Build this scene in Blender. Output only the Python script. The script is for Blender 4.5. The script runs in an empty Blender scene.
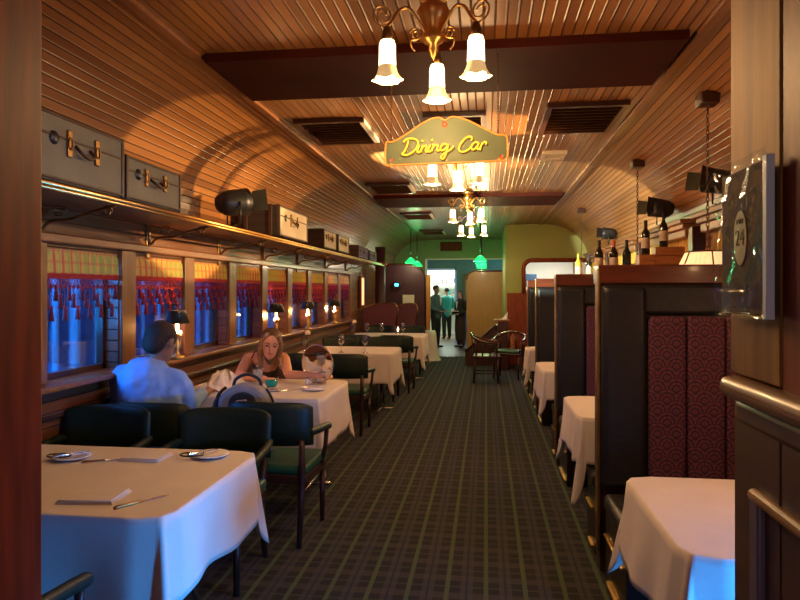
import bpy, bmesh, math, random
from mathutils import Vector, Matrix, Euler
random.seed(7)
R = math.radians
PI = math.pi
sc = bpy.context.scene
col = sc.collection

# ------------------------------------------------------------------ camera
HC = 1.55
YAW = math.atan(86/650)
cam = bpy.data.cameras.new('camera'); co = bpy.data.objects.new('camera', cam); col.objects.link(co)
cam.sensor_width = 36; cam.lens = 36*650/800
cam.shift_y = -10.5/800
cam.clip_start = .02
co.location = (0, 0, HC); co.rotation_euler = (R(90), 0, YAW)
sc.camera = co
# ------------------------------------------------------------------ world, view
w = bpy.data.worlds.new('dusk'); sc.world = w; w.use_nodes = True
w.node_tree.nodes['Background'].inputs[0].default_value = (.07, .33, 1, 1)
w.node_tree.nodes['Background'].inputs[1].default_value = 6.5
sc.view_settings.view_transform = 'Standard'; sc.view_settings.look = 'None'
sc.view_settings.gamma = 1; sc.view_settings.use_curve_mapping = False
sc.view_settings.exposure = 0.75

def area(name, loc, target, size, power, color, sy=None, spread=180):
    l = bpy.data.lights.new(name, 'AREA'); l.energy = power; l.color = color; l.size = size
    if sy: l.shape = 'RECTANGLE'; l.size_y = sy
    o = bpy.data.objects.new(name, l); col.objects.link(o); o.location = loc
    l.spread = R(spread)
    o.rotation_euler = (Vector(target)-Vector(loc)).to_track_quat('-Z', 'Y').to_euler()
    return o
def point(name, loc, power, color, rad=.03):
    l = bpy.data.lights.new(name, 'POINT'); l.energy = power; l.color = color; l.shadow_soft_size = rad
    o = bpy.data.objects.new(name, l); col.objects.link(o); o.location = loc
    return o
def spot(name, loc, target, power, color, ang=60, blend=.3, rad=.03):
    l = bpy.data.lights.new(name, 'SPOT'); l.energy = power; l.color = color; l.spot_size = R(ang); l.spot_blend = blend
    l.shadow_soft_size = rad
    o = bpy.data.objects.new(name, l); col.objects.link(o); o.location = loc
    o.rotation_euler = (Vector(target)-Vector(loc)).to_track_quat('-Z', 'Y').to_euler()
    return o
BLUE = (.02, .30, 1)
WARM = (1, .60, .27)
# daylight of the windows beside the diners, then two added fill lamps
area('daylight_left', (-3.0, 3.15, 1.5), (-2.2, 4.0, 1.1), .6, 55, BLUE, .6)
area('blue_fill_right', (1.95, 1.6, .66), (.95, 2.0, .52), .4, 30, BLUE, .5, 75)  # added blue lamp below the sill, tints only the cloth front
area('pink_fill_rear', (-.2, -1.75, 1.7), (-.3, 3, .8), 1.2, 5, (1, .72, .72), 1.4)  # added pinkish fill behind the camera, warmed for the near wood
# kitchen light beyond the far doorway
area('kitchen_ceiling_light', (-1.3, 21.2, 2.5), (-1.3, 21.2, 0), 1.6, 100, (.85, 1, .85))
area('pantry_ceiling_light', (1.4, 14.7, 2.45), (1.4, 14.7, 0), .8, 26, (1, .97, .85))

# ------------------------------------------------------------------ materials
def mat(name, base=(.5, .5, .5), rough=.5, metal=0, coat=0, emit=None, es=0, noise=None, trans=0, bump=0, scale=20, spec=.35, stretch=None, coatr=.1, sheen=0):
    m = bpy.data.materials.new(name); m.use_nodes = True
    nt = m.node_tree; b = nt.nodes['Principled BSDF']
    b.inputs['Base Color'].default_value = (*base, 1); b.inputs['Roughness'].default_value = rough
    b.inputs['Metallic'].default_value = metal; b.inputs['Coat Weight'].default_value = coat*.4
    b.inputs['Coat Roughness'].default_value = coatr
    b.inputs['Specular IOR Level'].default_value = spec
    b.inputs['Transmission Weight'].default_value = trans
    b.inputs['Sheen Weight'].default_value = sheen
    if emit: b.inputs['Emission Color'].default_value = (*emit, 1); b.inputs['Emission Strength'].default_value = es
    if noise or bump:
        tc = nt.nodes.new('ShaderNodeTexCoord'); n = nt.nodes.new('ShaderNodeTexNoise')
        n.inputs['Scale'].default_value = scale; n.inputs['Detail'].default_value = 4
        src = tc.outputs['Object']
        if stretch:
            mp = nt.nodes.new('ShaderNodeMapping'); mp.inputs['Scale'].default_value = stretch
            nt.links.new(src, mp.inputs[0]); src = mp.outputs[0]
        nt.links.new(src, n.inputs['Vector'])
        if noise:
            r = nt.nodes.new('ShaderNodeValToRGB')
            r.color_ramp.elements[0].position = .3; r.color_ramp.elements[1].position = .7
            r.color_ramp.elements[0].color = (*noise, 1); r.color_ramp.elements[1].color = (*base, 1)
            nt.links.new(n.outputs['Fac'], r.inputs[0]); nt.links.new(r.outputs[0], b.inputs['Base Color'])
        if bump:
            bp = nt.nodes.new('ShaderNodeBump'); bp.inputs['Strength'].default_value = bump; bp.inputs['Distance'].default_value = .01
            nt.links.new(n.outputs['Fac'], bp.inputs['Height']); nt.links.new(bp.outputs[0], b.inputs['Normal'])
    return m

def mth(nt, op, a, b=None, c=None):
    n = nt.nodes.new('ShaderNodeMath'); n.operation = op
    for i, v in enumerate((a, b, c)):
        if v is None: continue
        if isinstance(v, (int, float)): n.inputs[i].default_value = v
        else: nt.links.new(v, n.inputs[i])
    return n.outputs[0]

def plank_mat(name, c1, c2, pitch, axis='U', rough=.3, gap=.12, coat=.3, gdark=.25, grain=(40, 3, 40), spec=.5):
    """boards: axis 'U' counts boards along uv.x; 'Z'/'X' along object space"""
    m = bpy.data.materials.new(name); m.use_nodes = True; nt = m.node_tree; b = nt.nodes['Principled BSDF']
    tc = nt.nodes.new('ShaderNodeTexCoord'); sp = nt.nodes.new('ShaderNodeSeparateXYZ')
    nt.links.new(tc.outputs['UV' if axis == 'U' else 'Object'], sp.inputs[0])
    s = {'U': 0, 'X': 0, 'Y': 1, 'Z': 2}[axis]
    q = mth(nt, 'DIVIDE', sp.outputs[s], pitch)
    idx = mth(nt, 'FLOOR', q); fr = mth(nt, 'FRACT', q)
    wn = nt.nodes.new('ShaderNodeTexWhiteNoise'); wn.noise_dimensions = '1D'; nt.links.new(idx, wn.inputs['W'])
    mp = nt.nodes.new('ShaderNodeMapping'); mp.inputs['Scale'].default_value = grain
    nt.links.new(tc.outputs['Object'], mp.inputs[0])
    no = nt.nodes.new('ShaderNodeTexNoise'); no.inputs['Scale'].default_value = 1; no.inputs['Detail'].default_value = 5
    nt.links.new(mp.outputs[0], no.inputs['Vector'])
    f = mth(nt, 'MULTIPLY_ADD', wn.outputs['Value'], .55, mth(nt, 'MULTIPLY', no.outputs['Fac'], .5))
    mx = nt.nodes.new('ShaderNodeMix'); mx.data_type = 'RGBA'
    nt.links.new(f, mx.inputs['Factor']); mx.inputs['A'].default_value = (*c1, 1); mx.inputs['B'].default_value = (*c2, 1)
    e = mth(nt, 'ABSOLUTE', mth(nt, 'SUBTRACT', fr, .5))          # .5 at a joint
    g = mth(nt, 'SMOOTH_MIN', mth(nt, 'DIVIDE', mth(nt, 'SUBTRACT', .5, e), gap), 1, .1)
    mx2 = nt.nodes.new('ShaderNodeMix'); mx2.data_type = 'RGBA'
    nt.links.new(g, mx2.inputs['Factor']); mx2.inputs['A'].default_value = (*[c*gdark for c in c1], 1)
    nt.links.new(mx.outputs['Result'], mx2.inputs['B'])
    nt.links.new(mx2.outputs['Result'], b.inputs['Base Color'])
    bp = nt.nodes.new('ShaderNodeBump'); bp.inputs['Strength'].default_value = .8; bp.inputs['Distance'].default_value = .006
    nt.links.new(g, bp.inputs['Height']); nt.links.new(bp.outputs[0], b.inputs['Normal'])
    b.inputs['Roughness'].default_value = rough; b.inputs['Coat Weight'].default_value = coat; b.inputs['Coat Roughness'].default_value = .15
    b.inputs['Specular IOR Level'].default_value = spec
    return m

def carpet_mat():
    m = bpy.data.materials.new('plaid_carpet'); m.use_nodes = True; nt = m.node_tree; b = nt.nodes['Principled BSDF']
    tc = nt.nodes.new('ShaderNodeTexCoord'); sp = nt.nodes.new('ShaderNodeSeparateXYZ'); nt.links.new(tc.outputs['Object'], sp.inputs[0])
    def lines(src, pitch, off, wid):
        fr = mth(nt, 'FRACT', mth(nt, 'ADD', mth(nt, 'DIVIDE', src, pitch), off))
        return mth(nt, 'LESS_THAN', mth(nt, 'ABSOLUTE', mth(nt, 'SUBTRACT', fr, .5)), wid)
    def mixc(f, a, c):
        mx = nt.nodes.new('ShaderNodeMix'); mx.data_type = 'RGBA'
        nt.links.new(f, mx.inputs['Factor'])
        if isinstance(a, tuple): mx.inputs['A'].default_value = (*a, 1)
        else: nt.links.new(a, mx.inputs['A'])
        mx.inputs['B'].default_value = (*c, 1); return mx.outputs['Result']
    x, y = sp.outputs[0], sp.outputs[1]
    c = (.016, .014, .017)
    half = lambda s: mth(nt, 'MULTIPLY', s, .6)
    c = mixc(half(lines(y, .2, 0, .16)), c, (.048, .043, .036))
    c = mixc(half(lines(x, .2, .0, .16)), c, (.047, .045, .045))
    c = mixc(mth(nt, 'MULTIPLY', lines(y, .2, .5, .045), .55), c, (.04, .055, .03))
    c = mixc(mth(nt, 'MULTIPLY', lines(x, .2, .5, .06), .9), c, (.055, .080, .040))
    c = mixc(mth(nt, 'MULTIPLY', lines(x, .2, .0, .03), .8), c, (.012, .015, .04))
    nt.links.new(c, b.inputs['Base Color']); b.inputs['Roughness'].default_value = .95
    n = nt.nodes.new('ShaderNodeTexNoise'); n.inputs['Scale'].default_value = 300; nt.links.new(tc.outputs['Object'], n.inputs['Vector'])
    bp = nt.nodes.new('ShaderNodeBump'); bp.inputs['Strength'].default_value = .4; bp.inputs['Distance'].default_value = .004
    nt.links.new(n.outputs['Fac'], bp.inputs['Height']); nt.links.new(bp.outputs[0], b.inputs['Normal'])
    b.inputs['Specular IOR Level'].default_value = .2
    return m

def plaid_cloth(name, base, a, bcol, pitch=.09):
    m = bpy.data.materials.new(name); m.use_nodes = True; nt = m.node_tree; b = nt.nodes['Principled BSDF']
    tc = nt.nodes.new('ShaderNodeTexCoord'); sp = nt.nodes.new('ShaderNodeSeparateXYZ'); nt.links.new(tc.outputs['Object'], sp.inputs[0])
    def line(src, off, wid, p):
        fr = mth(nt, 'FRACT', mth(nt, 'ADD', mth(nt, 'DIVIDE', src, p), off))
        return mth(nt, 'LESS_THAN', mth(nt, 'ABSOLUTE', mth(nt, 'SUBTRACT', fr, .5)), wid)
    def mixc(f, A, B, k):
        mx = nt.nodes.new('ShaderNodeMix'); mx.data_type = 'RGBA'; nt.links.new(mth(nt, 'MULTIPLY', f, k), mx.inputs['Factor'])
        if isinstance(A, tuple): mx.inputs['A'].default_value = (*A, 1)
        else: nt.links.new(A, mx.inputs['A'])
        mx.inputs['B'].default_value = (*B, 1); return mx.outputs['Result']
    c = mixc(line(sp.outputs[1], 0, .2, pitch), base, a, .8)
    c = mixc(line(sp.outputs[1], .5, .08, pitch), c, bcol, .9)
    c = mixc(line(sp.outputs[2], .3, .12, pitch*.8), c, bcol, .45)
    nt.links.new(c, b.inputs['Base Color']); b.inputs['Roughness'].default_value = .8
    return m

def fan_fabric():
    """scalloped fan pattern, rows offset by half"""
    m = bpy.data.materials.new('fan_pattern_fabric'); m.use_nodes = True; nt = m.node_tree; b = nt.nodes['Principled BSDF']
    tc = nt.nodes.new('ShaderNodeTexCoord'); sp = nt.nodes.new('ShaderNodeSeparateXYZ'); nt.links.new(tc.outputs['Object'], sp.inputs[0])
    W, H = .095, .06
    row = mth(nt, 'FLOOR', mth(nt, 'DIVIDE', sp.outputs[2], H))
    fy = mth(nt, 'FRACT', mth(nt, 'DIVIDE', sp.outputs[2], H))
    sh = mth(nt, 'MULTIPLY', mth(nt, 'MODULO', row, 2.0), .5)
    fx = mth(nt, 'SUBTRACT', mth(nt, 'FRACT', mth(nt, 'ADD', mth(nt, 'DIVIDE', sp.outputs[0], W), sh)), .5)
    rr = mth(nt, 'SQRT', mth(nt, 'ADD', mth(nt, 'POWER', mth(nt, 'MULTIPLY', fx, 1.7), 2), mth(nt, 'POWER', fy, 2)))
    ring = mth(nt, 'ABSOLUTE', mth(nt, 'SINE', mth(nt, 'MULTIPLY', rr, 9.0)))
    ang = mth(nt, 'ABSOLUTE', mth(nt, 'SINE', mth(nt, 'MULTIPLY', mth(nt, 'ARCTAN2', fx, fy), 6)))
    f = mth(nt, 'MULTIPLY', ring, mth(nt, 'MULTIPLY_ADD', ang, .5, .5))
    rp = nt.nodes.new('ShaderNodeValToRGB'); e = rp.color_ramp.elements
    e[0].color = (.010, .008, .022, 1); e[1].color = (.12, .022, .046, 1); e[0].position = .2; e[1].position = .75
    x = e.new(.5); x.color = (.066, .012, .030, 1)
    nt.links.new(f, rp.inputs[0]); nt.links.new(rp.outputs[0], b.inputs['Base Color']); b.inputs['Roughness'].default_value = .8
    return m

M = {}
M['ceil'] = plank_mat('varnished_ceiling_boards', (.13, .042, .011), (.42, .17, .045), .058, 'U', rough=.36, coat=.12, grain=(30, 1.2, 30))
M['wallwood'] = plank_mat('varnished_wall_boards', (.09, .027, .009), (.22, .075, .023), .075, 'Z', rough=.38, coat=.12, gap=.08, grain=(20, 2, 30))
M['wood_red'] = mat('red_brown_wood', (.27, .045, .011), .5, spec=.2, noise=(.13, .022, .007), scale=3, stretch=(12, 12, 1.2))
M['wood_dark'] = mat('dark_wood', (.06, .018, .009), .33, coat=.5, noise=(.03, .010, .006), scale=3, stretch=(14, 14, 1.5))
M['beam'] = mat('maroon_beam', (.050, .008, .004), .7, noise=(.032, .006, .003), scale=3, spec=.05)
M['wood_gold'] = mat('golden_varnished_wood', (.29, .135, .022), .62, metal=.2, noise=(.14, .06, .015), scale=2.5, stretch=(9, 9, 1), bump=.15)
M['wood_orange'] = mat('orange_maple', (.50, .20, .055), .4, coat=.3, noise=(.42, .16, .045), scale=3, stretch=(6, 6, .6))
M['wood_mid'] = mat('mid_brown_wood', (.24, .095, .035), .35, coat=.4, noise=(.16, .055, .02), scale=3, stretch=(10, 1.5, 10))
M['post'] = mat('window_post_wood', (.24, .095, .026), .36, coat=.5, noise=(.15, .055, .016), scale=3, stretch=(10, 10, 1))
M['olive'] = mat('olive_paint', (.30, .27, .075), .7, noise=(.27, .25, .07), scale=2)
M['green_wall'] = mat('green_paint', (.17, .26, .11), .65, noise=(.15, .23, .10), scale=2)
M['white'] = mat('white_paint', (.75, .74, .68), .6, noise=(.7, .7, .64), scale=3)
M['maroon_wall'] = mat('maroon_wall', (.055, .014, .022), .55, noise=(.04, .010, .018), scale=3)
M['brass'] = mat('polished_brass', (.85, .52, .16), .34, metal=1, noise=(.70, .40, .11), scale=8)
M['brass_dull'] = mat('aged_brass', (.42, .24, .08), .38, metal=1, noise=(.2, .11, .04), scale=12)
M['steel'] = mat('steel', (.7, .68, .64), .25, metal=1, noise=(.6, .58, .55), scale=9)
M['iron'] = mat('black_iron', (.012, .011, .011), .4, noise=(.02, .016, .014), scale=10)
M['cloth'] = mat('white_linen', (.60, .53, .47), .85, noise=(.56, .49, .43), scale=6, bump=.25, spec=.2)
M['napkin'] = mat('napkin_linen', (.62, .55, .50), .85, noise=(.56, .50, .45), scale=12, bump=.3, spec=.2)
M['china'] = mat('white_china', (.78, .74, .70), .15, coat=.6, noise=(.76, .72, .68), scale=5)
M['green_leather'] = mat('dark_green_leather', (.005, .017, .010), .5, noise=(.004, .011, .007), scale=30, bump=.15)
M['green_leather_b'] = mat('green_leather_cushion', (.010, .07, .032), .45, noise=(.008, .05, .022), scale=30, bump=.15)
M['black_leather'] = mat('black_leather', (.012, .012, .015), .45, noise=(.008, .008, .010), scale=24, bump=.2)
M['chair_wood'] = mat('dark_chair_wood', (.045, .014, .008), .35, noise=(.022, .008, .005), scale=6, stretch=(10, 10, 1), coat=.3)
M['fan'] = fan_fabric()
M['carpet'] = carpet_mat()
M['tile'] = mat('stone_floor_tile', (.16, .10, .06), .4, noise=(.11, .07, .045), scale=4)
M['case_green'] = mat('grey_green_canvas', (.155, .135, .070), .6, noise=(.12, .10, .055), scale=7, bump=.15)
M['case_cream'] = mat('cream_canvas', (.42, .33, .21), .6, noise=(.34, .26, .16), scale=7)
M['case_trim'] = mat('brown_leather_trim', (.075, .030, .012), .5, noise=(.05, .02, .009), scale=14)
M['case_dark'] = plaid_cloth('dark_tartan_canvas', (.035, .018, .010), (.08, .035, .015), (.012, .006, .004), .12)
M['curtain'] = plaid_cloth('yellow_tartan_silk', (.56, .36, .05), (.30, .33, .06), (.50, .09, .04), .085)
M['red_net'] = mat('crimson_fringe', (.36, .012, .012), .8, noise=(.22, .008, .010), scale=40)
M['tassel'] = mat('dark_crimson_tassel', (.20, .012, .018), .85, noise=(.10, .008, .016), scale=60, bump=.3)
M['ycurtain'] = mat('gold_curtain', (.62, .34, .05), .7, noise=(.36, .18, .025), scale=6, stretch=(1, 6, .5))
M['bronze'] = mat('olive_metal', (.05, .045, .02), .4, metal=.4, noise=(.03, .028, .012), scale=8)
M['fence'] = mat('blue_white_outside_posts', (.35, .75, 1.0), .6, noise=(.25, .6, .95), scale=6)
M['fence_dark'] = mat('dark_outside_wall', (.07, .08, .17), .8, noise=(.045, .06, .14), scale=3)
M['skin'] = mat('skin', (.62, .30, .18), .5, noise=(.58, .27, .16), scale=5)
M['skin_dark'] = mat('tanned_skin', (.26, .12, .07), .5, noise=(.22, .10, .06), scale=5)
M['shirt_blue'] = mat('light_blue_shirt', (.20, .34, .66), .8, noise=(.18, .31, .61), scale=8, bump=.3)
M['suit'] = mat('blue_grey_jacket', (.055, .085, .11), .75, noise=(.045, .07, .09), scale=8)
M['black_cloth'] = mat('black_cloth', (.012, .010, .012), .8, noise=(.02, .015, .018), scale=8)
M['brown_cloth'] = mat('brown_cloth', (.06, .03, .02), .8, noise=(.04, .02, .015), scale=8)
M['teal'] = mat('teal_cloth', (.03, .32, .34), .7, noise=(.025, .27, .29), scale=8)
M['top'] = mat('dark_patterned_dress', (.10, .05, .035), .8, noise=(.03, .02, .02), scale=50)
M['hair_blond'] = mat('blond_hair', (.36, .20, .075), .45, noise=(.15, .075, .03), scale=7, stretch=(12, 12, 1))
M['hair_dark'] = mat('dark_brown_hair', (.05, .022, .012), .8, noise=(.016, .008, .006), scale=12)
M['dark_eye'] = mat('dark_eye', (.02, .012, .01), .3, noise=(.03, .02, .015), scale=10)
M['lip'] = mat('lips', (.42, .10, .08), .4, noise=(.38, .09, .07), scale=10)
M['bag_grey'] = mat('grey_nylon', (.22, .21, .22), .7, noise=(.18, .17, .18), scale=20, bump=.2)
M['bag_black'] = mat('black_webbing', (.014, .013, .015), .6, noise=(.02, .018, .02), scale=20)
M['bag_pink'] = mat('mauve_nylon', (.34, .26, .27), .7, noise=(.28, .21, .22), scale=20)
M['teal_glass'] = mat('teal_glass', (.02, .30, .20), .12, coat=.5, noise=(.02, .24, .16), scale=6)
M['wine_green'] = mat('dark_bottle_glass', (.010, .014, .006), .08, coat=.8, noise=(.014, .010, .006), scale=5)
M['wine_amber'] = mat('amber_bottle_glass', (.55, .40, .03), .1, coat=.8, noise=(.4, .3, .02), scale=5)
M['label'] = mat('bottle_label', (.62, .48, .32), .7, noise=(.5, .36, .24), scale=14)
M['crate'] = mat('amber_crate_wood', (.50, .19, .05), .45, noise=(.34, .11, .03), scale=5, stretch=(2, 2, 9))
M['purple_sofa'] = plank_mat('plum_channel_upholstery', (.10, .022, .045), (.14, .032, .06), .035, 'Z', rough=.6, gap=.2, coat=0, gdark=.4, grain=(6, 6, 6))
M['paper'] = mat('paper', (.62, .50, .42), .8, noise=(.56, .46, .38), scale=8)
M['shade_black'] = mat('black_lamp_shade', (.018, .020, .014), .35, coat=.3, noise=(.03, .028, .018), scale=6)
M['candle'] = mat('lit_candle_tube', (.9, .7, .4), .5, emit=(1, .62, .22), es=7, noise=(.9, .66, .36), scale=5)
M['bulb'] = mat('lit_bulb', (1, .9, .7), .4, emit=(1, .75, .42), es=9, noise=(1, .88, .66), scale=5)
M['shade_glow'] = mat('lit_frosted_glass_shade', (1, .9, .75), .4, emit=(1, .70, .36), es=4.5, noise=(.96, .85, .68), scale=9)
M['shade_rim'] = mat('fluted_glass_rim', (.95, .8, .55), .35, emit=(1, .60, .22), es=.35, noise=(.45, .34, .18), scale=25)
M['green_shade'] = mat('lit_green_glass_shade', (.02, .5, .16), .25, emit=(.01, .75, .16), es=.8, coat=.5, noise=(.02, .42, .13), scale=6)
M['neon_orange'] = mat('orange_neon_tube', (.4, .10, .02), .5, emit=(1, .20, .015), es=.75, noise=(.35, .09, .02), scale=6)
M['neon_yellow'] = mat('yellow_neon_tube', (.5, .3, .02), .5, emit=(1, .50, .02), es=.8, noise=(.5, .28, .02), scale=6)
M['sign_green'] = mat('sage_green_sign_paint', (.070, .080, .034), .6, noise=(.045, .068, .032), scale=5)
M['sign_red'] = mat('sign_red_paint', (.6, .10, .05), .5, noise=(.5, .08, .04), scale=9)
M['pleat'] = mat('lit_pleated_paper_shade', (.8, .62, .42), .7, emit=(1, .56, .24), es=.75, noise=(.7, .5, .32), scale=40, stretch=(1, 1, .05))
M['vent_white'] = mat('white_grille', (.75, .66, .50), .5, noise=(.7, .6, .46), scale=10)
M['vent_dark'] = mat('dark_grille', (.14, .06, .025), .45, noise=(.09, .04, .018), scale=10)
M['menu_dark'] = mat('dark_menu_cover', (.040, .022, .018), .7, spec=.08, noise=(.03, .016, .013), scale=7)
M['seal'] = mat('pale_yellow_sticker', (.55, .50, .25), .6, noise=(.5, .45, .22), scale=8)
M['seal_ink'] = mat('brown_ink', (.10, .06, .025), .7, noise=(.08, .05, .02), scale=8)
M['screen'] = mat('lit_blue_screen', (.1, .5, .9), .4, emit=(.05, .5, 1), es=4, noise=(.1, .45, .85), scale=8)
M['rose'] = mat('white_rose', (.85, .68, .48), .6, noise=(.8, .6, .4), scale=30, bump=.4)
M['leaf'] = mat('stem_green', (.04, .12, .03), .6, noise=(.03, .09, .02), scale=20)
M['monitor'] = mat('dark_blue_plastic', (.06, .12, .22), .4, noise=(.05, .1, .19), scale=8)
M['rope'] = mat('hanging_chain_brown', (.10, .045, .025), .5, metal=.5, noise=(.08, .035, .02), scale=40)
M['butter'] = mat('brown_sugar_packets', (.35, .2, .12), .7, noise=(.6, .45, .35), scale=40)
def glass_mat(name, tint=(1, 1, 1), refl=.12, rough=.02, fk=.8):
    m = bpy.data.materials.new(name); m.use_nodes = True; nt = m.node_tree
    nt.nodes.remove(nt.nodes['Principled BSDF'])
    t = nt.nodes.new('ShaderNodeBsdfTransparent'); t.inputs[0].default_value = (*tint, 1)
    g = nt.nodes.new('ShaderNodeBsdfGlossy'); g.inputs['Roughness'].default_value = rough
    lw = nt.nodes.new('ShaderNodeLayerWeight'); lw.inputs[0].default_value = .25
    mx = nt.nodes.new('ShaderNodeMixShader')
    nt.links.new(mth(nt, 'MULTIPLY_ADD', lw.outputs['Fresnel'], fk, refl), mx.inputs[0])
    nt.links.new(t.outputs[0], mx.inputs[1]); nt.links.new(g.outputs[0], mx.inputs[2])
    nt.links.new(mx.outputs[0], nt.nodes['Material Output'].inputs[0])
    return m
M['pane'] = glass_mat('window_glass', (.95, .97, 1), .06)
M['glass'] = glass_mat('drinking_glass', (.93, .93, .92), .32, .05)
M['sleeve'] = glass_mat('clear_plastic_sleeve', (.95, .97, 1), .03, .04, .05)
M['water'] = mat('milky_water', (.7, .66, .6), .2, noise=(.65, .6, .55), scale=8)
M['mirror'] = mat('mirror_glass', (.80, .74, .72), .04, metal=1, noise=(.78, .72, .70), scale=3)
def spec_red():
    return M['wood_red']

# ------------------------------------------------------------------ geometry helpers
class MB:
    def __init__(s): s.v = []; s.f = []; s.sm = []; s.uv = None
    def add(s, vs, fs, smooth=False):
        n = len(s.v); s.v += [tuple(v) for v in vs]; s.f += [tuple(i+n for i in f) for f in fs]; s.sm += [smooth]*len(fs); return s
    def box(s, x0, x1, y0, y1, z0, z1):
        vs = [(x, y, z) for x in (x0, x1) for y in (y0, y1) for z in (z0, z1)]
        return s.add(vs, [(0, 1, 3, 2), (4, 6, 7, 5), (0, 4, 5, 1), (2, 3, 7, 6), (0, 2, 6, 4), (1, 5, 7, 3)])
    def bbox(s, x0, x1, y0, y1, z0, z1, r=.01, seg=2):
        bm = bmesh.new(); bmesh.ops.create_cube(bm, size=1)
        for v in bm.verts: v.co = Vector(((x0+x1)/2+v.co.x*(x1-x0), (y0+y1)/2+v.co.y*(y1-y0), (z0+z1)/2+v.co.z*(z1-z0)))
        bmesh.ops.bevel(bm, geom=list(bm.edges)+list(bm.verts), offset=r, segments=seg, profile=.5, affect='EDGES')
        bm.verts.index_update()
        A = [f.calc_area() for f in bm.faces]; mx_ = sorted(A)[-6]*.5 if len(A) >= 6 else 0
        n_ = len(s.v); s.v += [v.co[:] for v in bm.verts]; s.f += [tuple(v.index+n_ for v in f.verts) for f in bm.faces]
        s.sm += [not (max(abs(q) for q in f.normal) > .999) for f in bm.faces]; bm.free(); return s
    def frame(s, p0, p1):
        a = Vector(p1)-Vector(p0); a.normalize()
        up = Vector((0, 0, 1)) if abs(a.z) < .9 else Vector((1, 0, 0))
        x = a.cross(up).normalized(); y = x.cross(a).normalized(); return x, y
    def cyl(s, p0, p1, r0, r1=None, n=12, cap=True):
        r1 = r0 if r1 is None else r1; x, y = s.frame(p0, p1); p0 = Vector(p0); p1 = Vector(p1); vs = []
        for p, r in ((p0, r0), (p1, r1)):
            for i in range(n):
                a = 2*PI*i/n; vs.append(p+(x*math.cos(a)+y*math.sin(a))*r)
        s.add(vs, [(i, (i+1) % n, n+(i+1) % n, n+i) for i in range(n)], True)
        if cap: s.add(vs, [tuple(range(n))[::-1], tuple(range(n, 2*n))])
        return s
    def tube(s, pts, r, n=8, closed=False):
        pts = [Vector(p) for p in pts]; m = len(pts); rs = r if isinstance(r, (list, tuple)) else [r]*m
        vs = []; prev = None
        for k, p in enumerate(pts):
            if closed: t = pts[(k+1) % m]-pts[k-1]
            else: t = pts[min(k+1, m-1)]-pts[max(k-1, 0)]
            t.normalize()
            if prev is None:
                up = Vector((0, 0, 1)) if abs(t.z) < .9 else Vector((1, 0, 0)); x = t.cross(up).normalized()
            else:
                x = (prev-t*prev.dot(t)); x = x.normalized() if x.length > 1e-6 else t.orthogonal().normalized()
            prev = x; y = t.cross(x)
            for i in range(n):
                a = 2*PI*i/n; vs.append(p+(x*math.cos(a)+y*math.sin(a))*rs[k])
        fs = []
        for k in range(m if closed else m-1):
            a = k*n; b = ((k+1) % m)*n
            fs += [(a+i, a+(i+1) % n, b+(i+1) % n, b+i) for i in range(n)]
        s.add(vs, fs, True)
        if not closed: s.add(vs, [tuple(range(n))[::-1], tuple(range((m-1)*n, m*n))])
        return s
    def lathe(s, prof, c=(0, 0, 0), n=20, flute=0, nf=6, ax=None):
        """prof: (r, z) list"""
        vs = []; c = Vector(c); m = len(prof)
        rot = Vector((0, 0, 1)).rotation_difference(Vector(ax).normalized()).to_matrix() if ax else None
        for k, (r, z) in enumerate(prof):
            for i in range(n):
                a = 2*PI*i/n; q = r*(1+flute*(k/(m-1))*math.cos(nf*a))
                p = Vector((q*math.cos(a), q*math.sin(a), z+flute*.25*r*(k/(m-1))**3*math.cos(nf*a)))
                if rot: p = rot @ p
                vs.append(c+p)
        s.add(vs, [(k*n+i, k*n+(i+1) % n, (k+1)*n+(i+1) % n, (k+1)*n+i) for k in range(m-1) for i in range(n)], True)
        return s
    def ell(s, c, r, n=16, m=10, rot=None):
        c = Vector(c); r = (r, r, r) if isinstance(r, (int, float)) else r; vs = []
        for k in range(m+1):
            t = PI*k/m
            for i in range(n):
                a = 2*PI*i/n; p = Vector((r[0]*math.sin(t)*math.cos(a), r[1]*math.sin(t)*math.sin(a), -r[2]*math.cos(t)))
                if rot: p = rot @ p
                vs.append(c+p)
        return s.add(vs, [(k*n+i, k*n+(i+1) % n, (k+1)*n+(i+1) % n, (k+1)*n+i) for k in range(m) for i in range(n)], True)
    def prism(s, poly, axis, a, b, smooth=False):
        """poly of 2D points in the plane normal to axis, extruded from a to b"""
        n = len(poly)
        def P(q, t): return {'X': (t, q[0], q[1]), 'Y': (q[0], t, q[1]), 'Z': (q[0], q[1], t)}[axis]
        vs = [P(q, a) for q in poly]+[P(q, b) for q in poly]
        s.add(vs, [tuple(range(n))[::-1], tuple(range(n, 2*n))]); s.add(vs, [(i, (i+1) % n, n+(i+1) % n, n+i) for i in range(n)], smooth); return s
    def build(s, name, m, parent=None, label=None, loc=None, kind=None, bevel=0, recalc=True):
        me = bpy.data.meshes.new(name); me.from_pydata(s.v, [], s.f)
        bm = bmesh.new(); bm.from_mesh(me)
        for f, q in zip(bm.faces, s.sm): f.smooth = q
        bmesh.ops.remove_doubles(bm, verts=bm.verts, dist=1e-5)
        bmesh.ops.dissolve_degenerate(bm, dist=1e-6, edges=bm.edges)
        if recalc: bmesh.ops.recalc_face_normals(bm, faces=bm.faces)
        bm.to_mesh(me); bm.free()
        me.materials.append(M[m] if isinstance(m, str) else m)
        o = bpy.data.objects.new(name, me); col.objects.link(o)
        if parent: o.parent = parent
        if loc: o.location = loc
        if label: o['label'] = label
        if kind: o['kind'] = kind
        if bevel:
            b = o.modifiers.new('bevel', 'BEVEL'); b.width = bevel; b.segments = 2; b.limit_method = 'ANGLE'
        return o

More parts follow.
